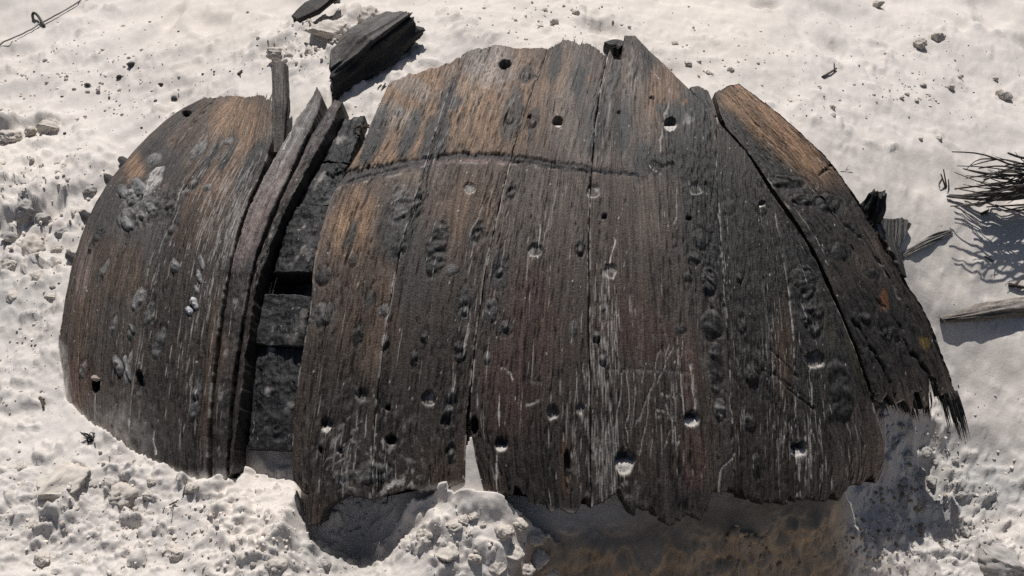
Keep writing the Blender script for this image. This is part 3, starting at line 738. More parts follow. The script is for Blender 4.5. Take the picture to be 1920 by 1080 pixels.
    C = C * (1 - .5 * np.exp(-(ed / .003) ** 2))[..., None]
    checks(H, C, S, px, py, wl[:, 0], length, seed, checks_n * width * length, v0, v1)
    seamsand = np.exp(-(ed / .003) ** 2) * sst(-.1, .5, .6 * vn(VV * length * 90, UU * 0 + (UU > .5) * 9, seed + 4) + .7 * vn(VV * length * 22, UU * 0 + (UU > .5) * 5, seed + 5) + .5 * vn(VV * length * 5, UU * 0, seed + 7))
    S = np.maximum(S, ss * seamsand)
    H = H + tilt * (UU - .5)
    if lumpy:
        H = H + lumpy * (fbm(a * 14, b * 14, seed + 3, 4) - .8 * np.abs(fbm(a * 30, b * 26, seed + 5, 3)) - 1.2 * np.clip(vn(a * 9, b * 9, seed + 1) - .35, 0, 1))
        S = np.maximum(S, .55 * sst(.25, .7, fbm(a * 22, b * 22, seed + 8, 3)) * sst(.22, .42, UU) * (1 - .7 * sst(.45, .7, UU)))
    P = P0 + Nn * H[..., None]
    n = nu * nv
    idx = np.arange(n).reshape(nv, nu)
    q = np.stack([idx[:-1, :-1], idx[:-1, 1:], idx[1:, 1:], idx[1:, :-1]], -1).reshape(-1, 4)
    ring = np.concatenate([idx[0, :], idx[1:, -1], idx[-1, -2::-1], idx[-2:0:-1, 0]])
    V = [P.reshape(-1, 3)]; Cc = [C.reshape(-1, 3)]; Ss = [S.ravel()]; F = [q]
    prev = ring; base = n; m = len(ring); nr = Nn.reshape(-1, 3)[ring]; pr = P.reshape(-1, 3)[ring]; p0r = P0.reshape(-1, 3)[ring]
    k = np.arange(m); k1 = (k + 1) % m
    for lev, fr in enumerate((.12, .45) if under else (.12, .45, 1.0)):
        wob = .004 * fbm(k * .11, k * 0 + lev, seed + lev, 3)
        Q = p0r - nr * (thick * fr + wob[:, None] * (fr < 1)) 
        cur = base + k
        F.append(np.stack([prev[k1], prev[k], cur[k], cur[k1]], -1))
        V.append(Q); cc = Cc[0][ring] * .55 + np.array([.02, .018, .016]); Cc.append(cc * (1 + .4 * wob / .004)[:, None].clip(.4, 1.6)); Ss.append(Ss[0][ring] * (.35 if lev == 0 else 0))
        prev = cur; base += m
    AB = np.stack([a.ravel(), b.ravel()], -1)
    ABs = [AB] + [AB[ring] + np.array([0., .02 * (q_ + 1)]) for q_ in range(2 if under else 3)]
    if under:                                   # underside that follows every notch of the broken end
        g0 = base
        V.append((P0 - Nn * (thick * (1 + .12 * fbm(a * 30, b * 8, seed, 3)))[..., None]).reshape(-1, 3)); Cc.append(Cc[0] * .6); Ss.append(Ss[0] * 0); ABs.append(AB)
        F.append(q[:, ::-1] + g0)
        F.append(np.stack([prev[k1], prev[k], g0 + ring[k], g0 + ring[k1]], -1))
    else:                                       # underside: strips from the left edge to the right edge
        left = np.concatenate([[0], m - 1 - np.arange(nv - 2), [nu + nv - 2 + nu - 1]])
        right = nu - 1 + np.arange(nv)
        lo = prev[left % m]; ro = prev[right % m]
        F.append(np.stack([lo[1:], ro[1:], ro[:-1], lo[:-1]], -1))
    o = build(name, np.concatenate(V), F, mat or M_WOOD, parent, np.concatenate(Cc), np.concatenate(Ss), ab=np.concatenate(ABs))
    if label: o['label'] = label
    return o

wreck = empty('shipwreck_hull', tuple(hpt(960, 700)))
tag(wreck, 'large curved section of blackened ship hull planking lying half buried in sand', 'shipwreck')

def off_line(pts, dx, dy=0): return [(x + dx, y + dy) for x, y in pts]
E_LEFT = [(385,178),(320,215),(260,270),(205,335),(165,400),(137,480),(120,560),(105,655),(108,710),(118,765)]
S1 = [(450,176),(418,235),(400,280),(372,310),(346,344),(315,420),(292,492),(275,560),(262,640),(250,720),(243,785),(240,862)]
S2 = [(512,182),(512,230),(510,272),(482,340),(456,396),(435,470),(418,560),(405,650),(396,740),(390,830),(390,914)]
C_L = [(595,158),(560,212),(520,274),(486,342),(458,397),(437,470),(420,560),(407,650),(398,740),(392,830),(391,914)]
C_M = [(606,174),(590,228),(545,320),(505,408),(474,490),(454,600),(440,690),(430,790),(424,902)]
C_R = [(648,188),(612,258),(560,350),(515,440),(485,540),(463,680),(448,800),(441,888)]
C_M2 = [(628,182),(592,232),(547,322),(507,410),(476,492),(456,602),(442,692),(432,792),(425,902)]
D_L = [(729,150),(704,203),(684,255),(666,292),(643,322),(623,358),(607,400),(590,475),(581,524),(583,550),(575,602),(562,680),(550,740),(544,822),(546,905)]
SS1 = [(866,99),(840,170),(815,250),(795,315),(772,390),(752,460),(735,540),(722,620),(712,700),(703,780),(697,860),(696,945)]
SA = [(1030,82),(997,171),(958,290),(947,338),(916,473),(897,598),(888,676),(879,753),(875,800),(872,914)]
SA_F = [(1030,82),(997,171),(958,290),(947,338),(916,473),(897,598),(888,676),(880,753),(880,800),(892,862),(912,938)]
S3 = [(1142,92),(1128,150),(1117,220),(1112,290),(1106,360),(1105,450),(1104,540),(1104,620),(1107,700),(1108,800),(1108,900),(1108,978)]
S4 = [(1345,226),(1343,310),(1347,380),(1354,480),(1362,590),(1366,648),(1370,759),(1376,870),(1380,945)]
S5 = [(1446,362),(1462,450),(1478,540),(1487,620),(1491,700),(1493,800),(1495,964)]
DIAG = [(1448,362),(1479,404),(1512,451),(1540,504),(1555,540),(1577,590),(1591,620),(1613,676),(1627,720),(1641,762),(1658,807),(1664,845),(1660,885),(1640,918)]
J_L = [(1338,172),(1348,200),(1353,228),(1379,256),(1406,285),(1427,318),(1456,360),(1487,404),(1519,451),(1546,504),(1561,540),(1582,590),(1597,620),(1618,676),(1631,720),(1644,764)]
J_R = [(1385,152),(1420,180),(1470,213),(1486,234),(1530,270),(1562,302),(1600,355),(1635,410),(1670,470),(1690,510),(1732,570),(1762,640),(1788,712),(1804,765)]

plank(wreck, 'plank', E_LEFT, S1, [(415,176)], [(175,815)], seed=1, jt=.018, jb=.002, ss=.5)
plank(wreck, 'plank', S1, S2, [(480,174)], [(300,880),(345,905)], seed=2, jt=.03, jb=.004, ss=.5)
plank(wreck, 'plank', C_L, C_M, [], [], seed=3, jt=.02, jb=.004, thick=.07, ss=.2, lumpy=.005, rag=.002, ragl=.008, tilt=.004, label='greyish pink splintered plank ending in a single prong')
plank(wreck, 'plank', C_M2, C_R, [], [], seed=4, jt=.012, jb=.012, thick=.065, ss=.0, lumpy=.006, rag=.012, ragl=.002, tilt=.006, label='dark thick plank with a broken prong beside the open gap')
plank(wreck, 'plank', D_L, SS1, [(770,130),(830,111)], [(577,938),(576,996),(598,990),(606,962),(654,938)], seed=5, jt=.03, jb=.012, thick=.08, under=True)
plank(wreck, 'plank', SS1, SA, [(880,87),(930,79),(990,82)], [(757,930),(800,932)], seed=6, jt=.03, jb=.014)
plank(wreck, 'plank', SA_F, S3, [(1060,68),(1090,72),(1115,80)], [(1000,965),(1040,985)], seed=7, jt=.045, jb=.042)
plank(wreck, 'plank', S3, S4, [(1150,112),(1166,112),(1170,67),(1190,68),(1223,102),(1259,135),(1287,163)], [(1150,960),(1200,985),(1250,1005),(1300,990),(1320,985),(1340,945)], seed=8, jt=.004, jb=.042, under=True)
plank(wreck, 'plank', S4, S5, [(1370,254),(1398,285),(1418,318)], [(1392,952),(1430,962),(1470,962)], seed=9, jt=.002, jb=.042)
plank(wreck, 'plank', S5, DIAG, [(1447,362)], [(1560,962),(1590,932)], seed=10, jt=.001, jb=.042)
plank(wreck, 'plank', [(1291,161),(1312,186),(1341,219)], [(1330,168),(1338,190),(1346,216)], [(1308,158)], [], seed=11, jt=.008, jb=.002, off=-.006, label='small wedge of dark plank beside the diagonal joint')
plank(wreck, 'plank', J_L, J_R, [(1346,165),(1366,157)], [(1660,768),(1668,748),(1684,770),(1700,760),(1714,784),(1719,744),(1733,741),(1737,776),(1746,770),(1750,712),(1763,720),(1771,752),(1782,744),(1793,770)], seed=12, jt=.012, jb=.02, off=-.005, rag=.009, ss=.0, thick=.028, under=True, label='diagonal plank with tan upper end and frayed black lower end')

# frame timbers seen through the gap between the two runs of planking
FR = [([(634,226),(616,304)],[(690,212),(660,306)],-.04),([(614,303),(570,392)],[(658,306),(622,386)],-.045),([(572,388),(530,514)],[(622,382),(592,512)],-.038),
      ([(530,512),(524,556)],[(594,512),(592,560)],-.12),([(503,547),(490,648)],[(588,551),(576,652)],-.045),([(492,644),(482,848)],[(576,648),(550,848)],-.06),([(464,676),(449,838)],[(494,680),(484,840)],-.07)]
for i, (l, r, of) in enumerate(FR):
    l = [(x - 26, y) for x, y in l]
    plank(wreck, 'frame_timber', [l[0], ((l[0][0] + l[1][0]) / 2, (l[0][1] + l[1][1]) / 2), l[1]], [r[0], ((r[0][0] + r[1][0]) / 2, (r[0][1] + r[1][1]) / 2), r[1]],
          off=of, thick=.12, seed=20 + i, jt=.006, jb=.006, gap=.001, step=(.003, .0035), tint=(.024, .023, .023), relief=1.5, checks_n=1500, ss=.0, lumpy=.008, rag=.014, ragl=.014)

# ------------------------------------------------------------------ loose things: builders
def tubes(paths, sides=6):
    """paths: list of (points (n,3), radii (n,)) -> V, F"""
    V = []; F = []; base = 0
    for P, R in paths:
        P = np.asarray(P, float); R = np.broadcast_to(np.asarray(R, float), (len(P),))
        T = np.gradient(P, axis=0); T /= np.linalg.norm(T, axis=1, keepdims=True) + 1e-9
        ref = np.array([0, 0, 1.]) if abs(T[0, 2]) < .9 else np.array([1., 0, 0])
        A = np.cross(T, ref); A /= np.linalg.norm(A, axis=1, keepdims=True) + 1e-9
        B = np.cross(A, T)
        an = np.linspace(0, 2 * np.pi, sides, endpoint=False)
        ring = P[:, None] + R[:, None, None] * (A[:, None] * np.cos(an)[None, :, None] + B[:, None] * np.sin(an)[None, :, None])
        n = len(P)
        V.append(ring.reshape(-1, 3))
        i = np.arange(n - 1)[:, None] * sides; j = np.arange(sides)[None, :]; j1 = (j + 1) % sides
        F.append((np.stack(np.broadcast_arrays(i + j, i + j1, i + sides + j1, i + sides + j), -1).reshape(-1, 4)) + base)
        V.append(P[[0, -1]])
        c0 = base + n * sides; c1 = c0 + 1
        k = np.arange(sides)
        F.append(np.stack([base + (k + 1) % sides, base + k, np.full(sides, c0)], -1))
        F.append(np.stack([base + (n - 1) * sides + k, base + (n - 1) * sides + (k + 1) % sides, np.full(sides, c1)], -1))
        base += n * sides + 2
    return np.concatenate(V), F
def tube_thing(name, paths, mat, col, parent=None, var=.3, sides=6, sand=0.0):
    V, F = tubes(paths, sides)
    q = [f for f in F if f.shape[1] == 4]; t = [f for f in F if f.shape[1] == 3]
    nz = fbm(V[:, 0] * 60 + V[:, 2] * 40, V[:, 1] * 60, 5, 2)
    c = np.array(col) * (1 + var * 2 * nz)[:, None]
    return build(name, V, [np.concatenate(q), np.concatenate(t)], mat, parent, np.clip(c, .01, .8), np.clip(sand * (1 + nz), 0, 1))
def curve(pts, n=14):
    P = np.asarray(pts, float)
    d = np.concatenate([[0], np.cumsum(np.linalg.norm(np.diff(P, axis=0), axis=1))]); d /= d[-1]
    t = np.linspace(0, 1, n)
    Q = np.stack([np.interp(t, d, P[:, k]) for k in range(3)], -1)
    for _ in range(2): Q[1:-1] = .25 * Q[:-2] + .5 * Q[1:-1] + .25 * Q[2:]
    return Q
def timber(name, pts, hw, hh, col, mat, parent=None, up=(0, 0, 1), n=60, around=36, boxy=5.0, amp=.006, seed=0, cut0=(0, 0), cut1=(0, 0), grain=1.0, topcol=None, ragged=0.0, roll=0.0, sand=0.0):
    """a swept, uneven timber or lump with squared section; hw, hh = half width / height (numbers or lists along it)"""
    P = curve(pts, n); t = np.linspace(0, 1, n)
    hw = np.interp(t, np.linspace(0, 1, len(np.atleast_1d(hw))), np.atleast_1d(hw)); hh = np.interp(t, np.linspace(0, 1, len(np.atleast_1d(hh))), np.atleast_1d(hh))
    T = np.gradient(P, axis=0); T /= np.linalg.norm(T, axis=1, keepdims=True)
    A = np.cross(T, np.array(up, float)); A /= np.linalg.norm(A, axis=1, keepdims=True)
    B = np.cross(A, T)
    A, B = A * math.cos(roll) + B * math.sin(roll), B * math.cos(roll) - A * math.sin(roll)
    an = np.linspace(0, 2 * np.pi, around, endpoint=False)
    e = 2 / boxy
    cx = np.sign(np.cos(an)) * np.abs(np.cos(an)) ** e; cy = np.sign(np.sin(an)) * np.abs(np.sin(an)) ** e
    L = np.linalg.norm(P[-1] - P[0])
    AA = np.repeat(an[None, :], n, 0); TT = np.repeat(t[:, None], around, 1)
    per = np.cos(AA) * 2.3 + seed; per2 = np.sin(AA) * 2.3
    nz = fbm(per * 1.6 + TT * L * 5, per2 * 1.6 + TT * L * 3, seed, 4)
    gr = vn(AA * 9 + .6 * nz, TT * L * 4, seed + 2) + .6 * vn(AA * 21, TT * L * 9, seed + 3)
    disp = amp * (1.2 * nz + .45 * grain * gr)
    ex = cx[None] * hw[:, None]; ey = cy[None] * hh[:, None]
    rr = np.sqrt(ex ** 2 + ey ** 2) + 1e-6
    ex2 = ex * (1 + disp / rr); ey2 = ey * (1 + disp / rr)
    sh0 = (cut0[0] * ex2 + cut0[1] * ey2) * (1 - sst(0, .25, TT)); sh1 = (cut1[0] * ex2 + cut1[1] * ey2) * sst(.75, 1, TT)
    rg = ragged * (np.abs(vn(AA * 7, AA * 0, seed + 6)) + .6 * np.clip(vn(AA * 19, AA * 0, seed + 7), 0, 1)) * sst(.85, 1, TT)
    R = P[:, None] + A[:, None] * ex2[..., None] + B[:, None] * ey2[..., None] + T[:, None] * (sh0 + sh1 + rg)[..., None]
    V = [R.reshape(-1, 3)]
    i = np.arange(n - 1)[:, None] * around; j = np.arange(around)[None, :]; j1 = (j + 1) % around
    F4 = [np.stack(np.broadcast_arrays(i + j, i + j1, i + around + j1, i + around + j), -1).reshape(-1, 4)]
    base = n * around; k = np.arange(around); F3 = []
    for end, ring0 in ((0, 0), (1, (n - 1) * around)):
        ctr = R[0 if end == 0 else -1].mean(0); rim = R[0 if end == 0 else -1]
        prev = ring0 + k
        for f in (.86, .55, .25):
            q = ctr + (rim - ctr) * f + (T[0] * -1 if end == 0 else T[-1])[None] * (amp * .8 * fbm(k * .9, k * 0. + f * 9, seed, 2))[:, None]
            V.append(q); cur = base + k; base += around
            a, b = prev, prev[(k + 1) % around]; c_, d_ = cur[(k + 1) % around], cur
            F4.append(np.stack([b, a, d_, c_] if end == 0 else [a, b, c_, d_], -1)); prev = cur
        V.append(ctr[None]); 
        F3.append(np.stack([prev[(k + 1) % around], prev, np.full(around, base)] if end == 0 else [prev, prev[(k + 1) % around], np.full(around, base)], -1)); base += 1
    V = np.concatenate(V)
    cv = np.ones((len(V), 3)) * np.array(col)
    g = np.zeros(len(V)); g[:n * around] = (.5 * gr + .6 * nz).ravel()
    cv = cv * np.clip(1 + .6 * g, .3, 2)[:, None]
    ab_ = np.zeros((len(V), 2)); ab_[:n * around, 0] = (AA * (hw.mean() + hh.mean()) * .6 + seed).ravel(); ab_[:n * around, 1] = (TT * L).ravel()
    ab_[n * around:] = V[n * around:, :2] * .3
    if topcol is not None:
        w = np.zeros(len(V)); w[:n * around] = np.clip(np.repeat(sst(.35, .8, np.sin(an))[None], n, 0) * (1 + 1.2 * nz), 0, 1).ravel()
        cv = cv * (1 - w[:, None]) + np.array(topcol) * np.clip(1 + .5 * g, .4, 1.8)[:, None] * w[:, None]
    return build(name, V, [np.concatenate(F4), np.concatenate(F3)], mat, parent, np.clip(cv, .008, .8), np.clip(sand * (1 + 2 * g), 0, 1) if sand else np.zeros(len(V)), ab=ab_)

# ------------------------------------------------------------------ parts of the wreck that stick out
for px, py, qx, qy in [(240,312,229,300),(209,342,199,333),(165,410,156,402),(139,487,130,480)]:
    a = hpt(px + 10, py + 2, -.03); b = hpt(qx, qy, -.03)
    d = (b - a) / np.linalg.norm(b - a)
    timber('treenail', [a - d * .03, (a + b) / 2, b], .015, .015, (.035, .033, .032), M_CHAR, wreck, boxy=2.2, n=14, around=16, amp=.002, seed=px)
# jagged dark frame end poking out behind the right edge
plank(wreck, 'frame_timber', [(1640,402),(1650,440),(1672,478),(1692,520)], [(1712,418),(1706,432),(1688,462),(1700,522)], [(1662,406),(1690,405)], [], off=-.07, thick=.06, seed=31, jt=.01, jb=.004, gap=.001,
      tint=(.035, .033, .031), relief=3.0, checks_n=1500, label='dark pointed frame end jutting out behind the right edge')
P = hpt(1632, 398, -.05)
timber('charred_knee', [P + np.array([0, 0, -.03]), P + np.array([.008, .01, .02]), P + np.array([.012, .015, .055])], [.034, .036, .020], [.026, .03, .018], (.018, .017, .016), M_CHAR, wreck, boxy=2.4, amp=.016, seed=5, n=30, up=(0, 1, 0), ragged=.02)
timber('frame_timber', [hpt(1140, 92, -.05), hpt(1155, 88, -.05), hpt(1168, 95, -.05)], .028, .02, (.022, .021, .02), M_CHAR, wreck, n=24, amp=.005, seed=9)
# frayed fibres at the broken ends
def splinters(parent, ends, seed, col=(.03, .028, .026), wr=(.0010, .0034)):
    r = random.Random(seed); paths = []
    for (x0, y0, x1, y1, n, sp, lift) in ends:
        for k in range(n):
            o = r.uniform(-sp, sp); e = r.uniform(.45, 1.0)
            a = hpt(x0 + o, y0 + r.uniform(-4, 4), -.008 - r.uniform(0, .022)); b = hpt(x0 + o + (x1 - x0) * e + r.uniform(-3, 3), y0 + (y1 - y0) * e, lift - r.uniform(0, .022))
            m = (a + b) / 2 + np.array([r.uniform(-.004, .004), r.uniform(-.004, .004), r.uniform(-.002, .006)])
            w = r.uniform(*wr)
            paths.append((curve([a, m, b], 6), np.array([w, w, w * .9, w * .7, w * .45, w * .15])))
    return tube_thing('splinters', paths, M_CHAR, col, parent, sides=4)
o = splinters(wreck, [(1784,735,1810,832,60,10,-.008),(1768,730,1788,806,30,10,-.008),(1700,735,1716,792,26,10,-.01),(1736,740,1741,786,24,9,-.02),(1665,730,1690,778,40,18,-.02),(1755,715,1764,760,20,8,-.02),(1640,735,1660,775,20,12,-.02)], 1); o['kind'] = 'stuff'
o = splinters(wreck, [(480,195,484,172,8,28,.004),(1070,88,1072,68,6,30,.0),(1100,92,1104,76,4,18,.0),(690,235,672,250,10,14,-.03),(720,160,708,172,6,8,-.02)], 2, (.10, .075, .055)); o['kind'] = 'stuff'
o = splinters(wreck, [(590,965,588,1000,8,12,-.01),(690,925,686,950,8,50,-.02)], 3, (.06, .048, .04), wr=(.0012, .0036)); o['kind'] = 'stuff'
# pale growths and shells stuck to the left planks
def crust(name, px, py, rx, ry, h, col, seed, label=None, lean=-.25):
    nr, na = 10, 26
    V = []; u0, s0 = us(px, py)
    for i in range(nr + 1):
        r = i / nr
        for k in range(na):
            th = 2 * math.pi * k / na
            w = 1 + .22 * float(vn(np.array([math.cos(th) * 1.5 + seed]), np.array([math.sin(th) * 1.5]), seed)[0])
            x = px + rx * r * w * math.cos(th); y = py + ry * r * w * math.sin(th)
            V.append((x - lean * (y - py), y, r))
    V = np.array(V); u, s_ = us(V[:, 0], V[:, 1])
    nz = fbm(u * 60, s_ * 60, seed, 3)
    hh = h * np.sqrt(np.clip(1 - V[:, 2] ** 2, 0, 1)) * (1 + .5 * nz) - .006 * (V[:, 2] > .97)
    W = hull_off(u, s_, hh)
    i = np.arange(nr)[:, None] * na; j = np.arange(na)[None]; j1 = (j + 1) % na
    q = np.stack(np.broadcast_arrays(i + j, i + na + j, i + na + j1, i + j1), -1).reshape(-1, 4)
    o = build(name, W, [q], M_SHELL, wreck, np.clip(np.array(col) * (.8 + .6 * nz)[:, None], .02, .8), np.zeros(len(W)))
    if label: o['label'] = label
crust('oyster_shell', 366, 570, 7, 12, .016, (.62, .60, .60), 3, 'bright white oyster shell')
crust('oyster_shell', 356, 583, 7, 8, .012, (.50, .50, .53), 6, 'bluish white oyster shell')
crust('oyster_shell', 179, 709, 7, 5, .014, (.52, .42, .36), 8, 'pinkish broken shell in a hole')
for k, a in enumerate([(331,500,10,15,.016,(.19,.185,.18)),(379,492,6,18,.010,(.20,.195,.19)),(375,520,6,16,.010,(.24,.235,.23)),(371,545,5,10,.009,(.23,.225,.22)),(222,684,8,20,.014,(.20,.195,.19)),
                       (238,420,11,14,.012,(.21,.205,.20)),(262,352,12,18,.012,(.24,.235,.23)),(232,360,10,14,.012,(.19,.185,.18)),(283,390,9,10,.010,(.22,.215,.21)),(268,405,8,9,.010,(.20,.195,.19)),(240,690,4,26,.010,(.20,.195,.19)),
                       (249,618,6,10,.012,(.10,.10,.095))]):
    crust('barnacle_crust', *a, 10 + k)

# ------------------------------------------------------------------ timbers and driftwood lying about
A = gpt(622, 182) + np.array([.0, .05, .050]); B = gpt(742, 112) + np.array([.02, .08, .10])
tag(timber('charred_beam', [A, (A + B) / 2, B], [.070, .095, .070], [.056, .080, .058], (.030, .027, .025), M_CHAR, boxy=3.4, amp=.022, seed=3, n=90, around=64, cut0=(-.6, .5), cut1=(.25, -.15), topcol=(.11, .098, .088), ragged=.025, roll=.15, grain=.25),  # sunlit top face painted paler than the shadowed sides
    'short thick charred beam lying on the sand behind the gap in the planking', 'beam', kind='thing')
b0 = hpt(522, 292, -.05); dd = project(b0)[2]
tag(timber('broken_stake', [b0, raypt(526, 200, dd + .05), raypt(525, 124, dd + .12)], [.022, .026, .026], [.020, .023, .023], (.135, .115, .10), M_CHAR, boxy=2.6, amp=.007, seed=7, ragged=.012, n=50),
    'rough grey upright stake stump between the left planks and the splintered plank', 'stake')
A = gpt(556, 52) + np.array([0, 0, .035]); B = gpt(622, 36) + np.array([0, .02, .085])
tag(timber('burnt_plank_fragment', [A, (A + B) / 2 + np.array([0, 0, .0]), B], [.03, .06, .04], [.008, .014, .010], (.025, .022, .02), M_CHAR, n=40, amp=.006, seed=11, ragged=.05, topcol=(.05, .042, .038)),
    'thin black plank fragment jutting from a sand ledge behind the charred beam', 'plank', kind='thing')
A = gpt(1762, 602) + np.array([0, 0, .010]); B = gpt(2030, 600) + np.array([.05, .10, .012])
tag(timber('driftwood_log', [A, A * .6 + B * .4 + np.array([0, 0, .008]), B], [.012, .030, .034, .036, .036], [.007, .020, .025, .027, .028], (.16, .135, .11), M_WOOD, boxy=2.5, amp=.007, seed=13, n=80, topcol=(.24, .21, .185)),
    'smooth grey driftwood log casting a shadow on the sand right of the wreck', 'log')
# brush of dead twigs at the right edge
g0 = gpt(1850, 388); d0 = project(g0)[2]
r = random.Random(5); paths = []
def rp(x, y, dz=0.0): return raypt(x, y, d0 + dz)
for pl, w in [([(2010,352),(1900,374),(1830,374),(1776,368)],.006),([(2010,345),(1880,366),(1815,368),(1780,366)],.005),([(1777,368),(1771,346),(1764,326)],.0028),([(1777,368),(1774,345),(1769,317)],.0024),
              ([(1779,367),(1779,345),(1778,336)],.0022),([(1766,335),(1760,345),(1763,352)],.0014),([(2010,335),(1860,346),(1790,354)],.0036),([(2010,325),(1890,330),(1848,331),(1840,344)],.0036),([(2010,318),(1905,318),(1880,322)],.004),
              ([(2010,300),(1915,297),(1890,287)],.005),([(2010,306),(1920,306),(1885,310)],.0034),([(1930,350),(1870,340),(1852,332)],.0022),([(1990,380),(1900,385),(1850,388)],.003),([(2000,390),(1900,395),(1866,384)],.003)]:
    z0 = r.uniform(-.05, .05)
    P = curve([rp(x, y, -.02 + z0 * .5 - .015 * k) for k, (x, y) in enumerate(pl)], 14)
    paths.append((P, np.linspace(w * 1.5, w * .8, 14)))
for k in range(44):
    y0 = r.uniform(288, 395); x1 = r.uniform(1785, 1900); y1 = 348 + (y0 - 345) * r.uniform(.5, 1.1) + r.uniform(-14, 14); z0 = r.uniform(-.10, .10)
    w = r.uniform(.0025, .0065)
    pts = [rp(2020 + (x1 - 2020) * q + r.uniform(-8, 8), (y0 * .5 + 175) * (1 - q) + y1 * q + r.uniform(-13, 13), -.05 + z0 * .8 - .05 * q + r.uniform(-.04, .04)) for q in (0, .25, .5, .75, 1)]
    paths.append((curve(pts, 14), np.linspace(w * 1.3, w * .45, 14)))
    if k % 2:
        e = pts[3] + np.array([r.uniform(-.08, -.02), r.uniform(-.04, .04), r.uniform(-.05, .06)])
        paths.append((curve([pts[2] * .4 + pts[3] * .6, (pts[3] + e) / 2 + np.array([0, 0, r.uniform(-.012, .012)]), e], 7), np.linspace(w * .7, w * .25, 7)))
P0 = gpt(1990, 420)
for k in range(8):
    P = curve([P0 + np.array([r.uniform(-.05, .1), r.uniform(-.05, .05), -.03]), rp(1985 + r.uniform(-20, 20), 370, r.uniform(-.03, .03)), rp(1960 + r.uniform(-30, 30), 330, r.uniform(-.05, .05))], 8)
    paths.append((P, np.linspace(.006, .004, 8)))
tag(tube_thing('dead_brush', paths, M_CHAR, (.095, .082, .070), var=.4, sides=5), 'dark bundle of dead brush twigs held above its own shadow', 'brush')
paths = []
for k in range(26):
    o = r.uniform(-9, 9); x0 = 1692 + r.uniform(-4, 22); x1 = 1790 - r.uniform(0, 40)
    f = lambda x: 481 - (x - 1692) * .46
    P = curve([gpt(x0, f(x0) + o * .7, .006), gpt((x0 + x1) / 2, f((x0 + x1) / 2) + o, .012 + r.uniform(0, .012)), gpt(x1, f(x1) + o * .6, .010)], 8)
    w = r.uniform(.0018, .0042); paths.append((P, np.linspace(w, w * .6, 8)))
tag(tube_thing('reed_bundle', paths, M_CHAR, (.21, .19, .17), var=.35, sides=5), 'flat grey bundle of dry reeds lying beside the pointed frame end', 'reeds')
# hose loop and cord far up the slope
c = gpt(72, 47); P = []
dh = project(c)[2]
P = curve([raypt(70, 54, dh), raypt(64, 42, dh), raypt(60, 28, dh), raypt(63, 22, dh), raypt(71, 29, dh), raypt(83, 49, dh - .02)], 24)
tag(tube_thing('hose_loop', [(P, np.full(24, .0065))], M_CHAR, (.07, .075, .055), var=.1, sides=10), 'small dark hose loop standing in the sand beside the cord', 'hose')
P = np.array([[*gpt(x, 93 - x * .563, 0.)[:2], 0] for x in np.linspace(-40, 240, 40)])
P[:, 2] = ground_z(P[:, 0], P[:, 1])[0] + .010
P[1:-1, 2] = np.maximum(P[1:-1, 2], (P[:-2, 2] + P[2:, 2]) / 2)
tag(tube_thing('thin_cord', [(P, np.full(40, .0035))], M_CHAR, (.30, .28, .26), var=.1), 'thin grey cord stretched over the sand beside the hose loop', 'cord')
# small sticks and scraps
TW = [('dry_twig', 'dark forked twig lying on the smooth sand slope right of the wreck', [(1542,147),(1556,140),(1567,134)], .006, [(1564,136),(1562,126)]),
      ('dry_twig', 'curled dark seaweed scrap on sand left of the wreck', [(76,747),(82,757),(84,770)], .005, [(80,752),(88,756)]),
      ('dry_twig', 'thin brown stick lying in sand below the left planks', [(318,948),(336,940)], .0022, [(326,944),(322,970)]),
      ('dry_twig', 'thin upright brown stick leaning by the foot of the left planks', [(343,930),(349,910)], .002, [(345,922),(350,915)]),
      ('dry_twig', 'short dark twig on sand below the dead brush', [(1846,482),(1862,493)], .003, [(1852,486),(1858,484)]),
      ('dry_twig', 'small black twig tuft under the dead brush', [(1838,404),(1852,398)], .006, [(1845,400),(1850,412)]),
      ('dry_twig', 'little bent twig beside the charred knee at the right edge', [(1575,322),(1598,326)], .0016, [(1584,323),(1590,316)]),
      ('dry_twig', 'brown bark chip under the frayed plank end', [(1763,808),(1780,815)], .005, [(1768,810),(1776,812)]),
      ('dry_twig', 'dark forked stick lying beyond the driftwood log', [(1890,537),(1925,545)], .008, [(1900,540),(1912,530)]),
      ('dry_twig', 'dark stick half buried above the left planks', [(447,142),(455,136)], .006, [(450,140),(452,146)])]
for nm, lab, a, w, b in TW:
    pa = curve([gpt(x, y, w * .9 + .004 * k) for k, (x, y) in enumerate(a)], 8); pb = curve([gpt(x, y, w * 1.2 + .012 * k) for k, (x, y) in enumerate(b)], 6)
    tag(tube_thing(nm, [(pa, np.linspace(w, w * .6, 8)), (pb, np.linspace(w * .7, w * .3, 6))], M_CHAR, (.07, .055, .042), var=.4), lab, 'twig', 'twigs and scraps on the sand')
r = random.Random(9); paths = []
for k in range(22):
    P = gpt(175 + r.uniform(-9, 12), 825 + r.uniform(-6, 10), .0)
    paths.append((curve([P, P + np.array([r.uniform(-.012, .012), r.uniform(-.01, .01), .012]), P + np.array([r.uniform(-.02, .02), r.uniform(-.012, .012), r.uniform(.008, .026)])], 5), np.linspace(.0035, .0012, 5)))
tag(tube_thing('seaweed_tuft', paths, M_CHAR, (.03, .03, .028), sides=5), 'black tuft of dried seaweed against the foot of the leftmost plank', 'seaweed')

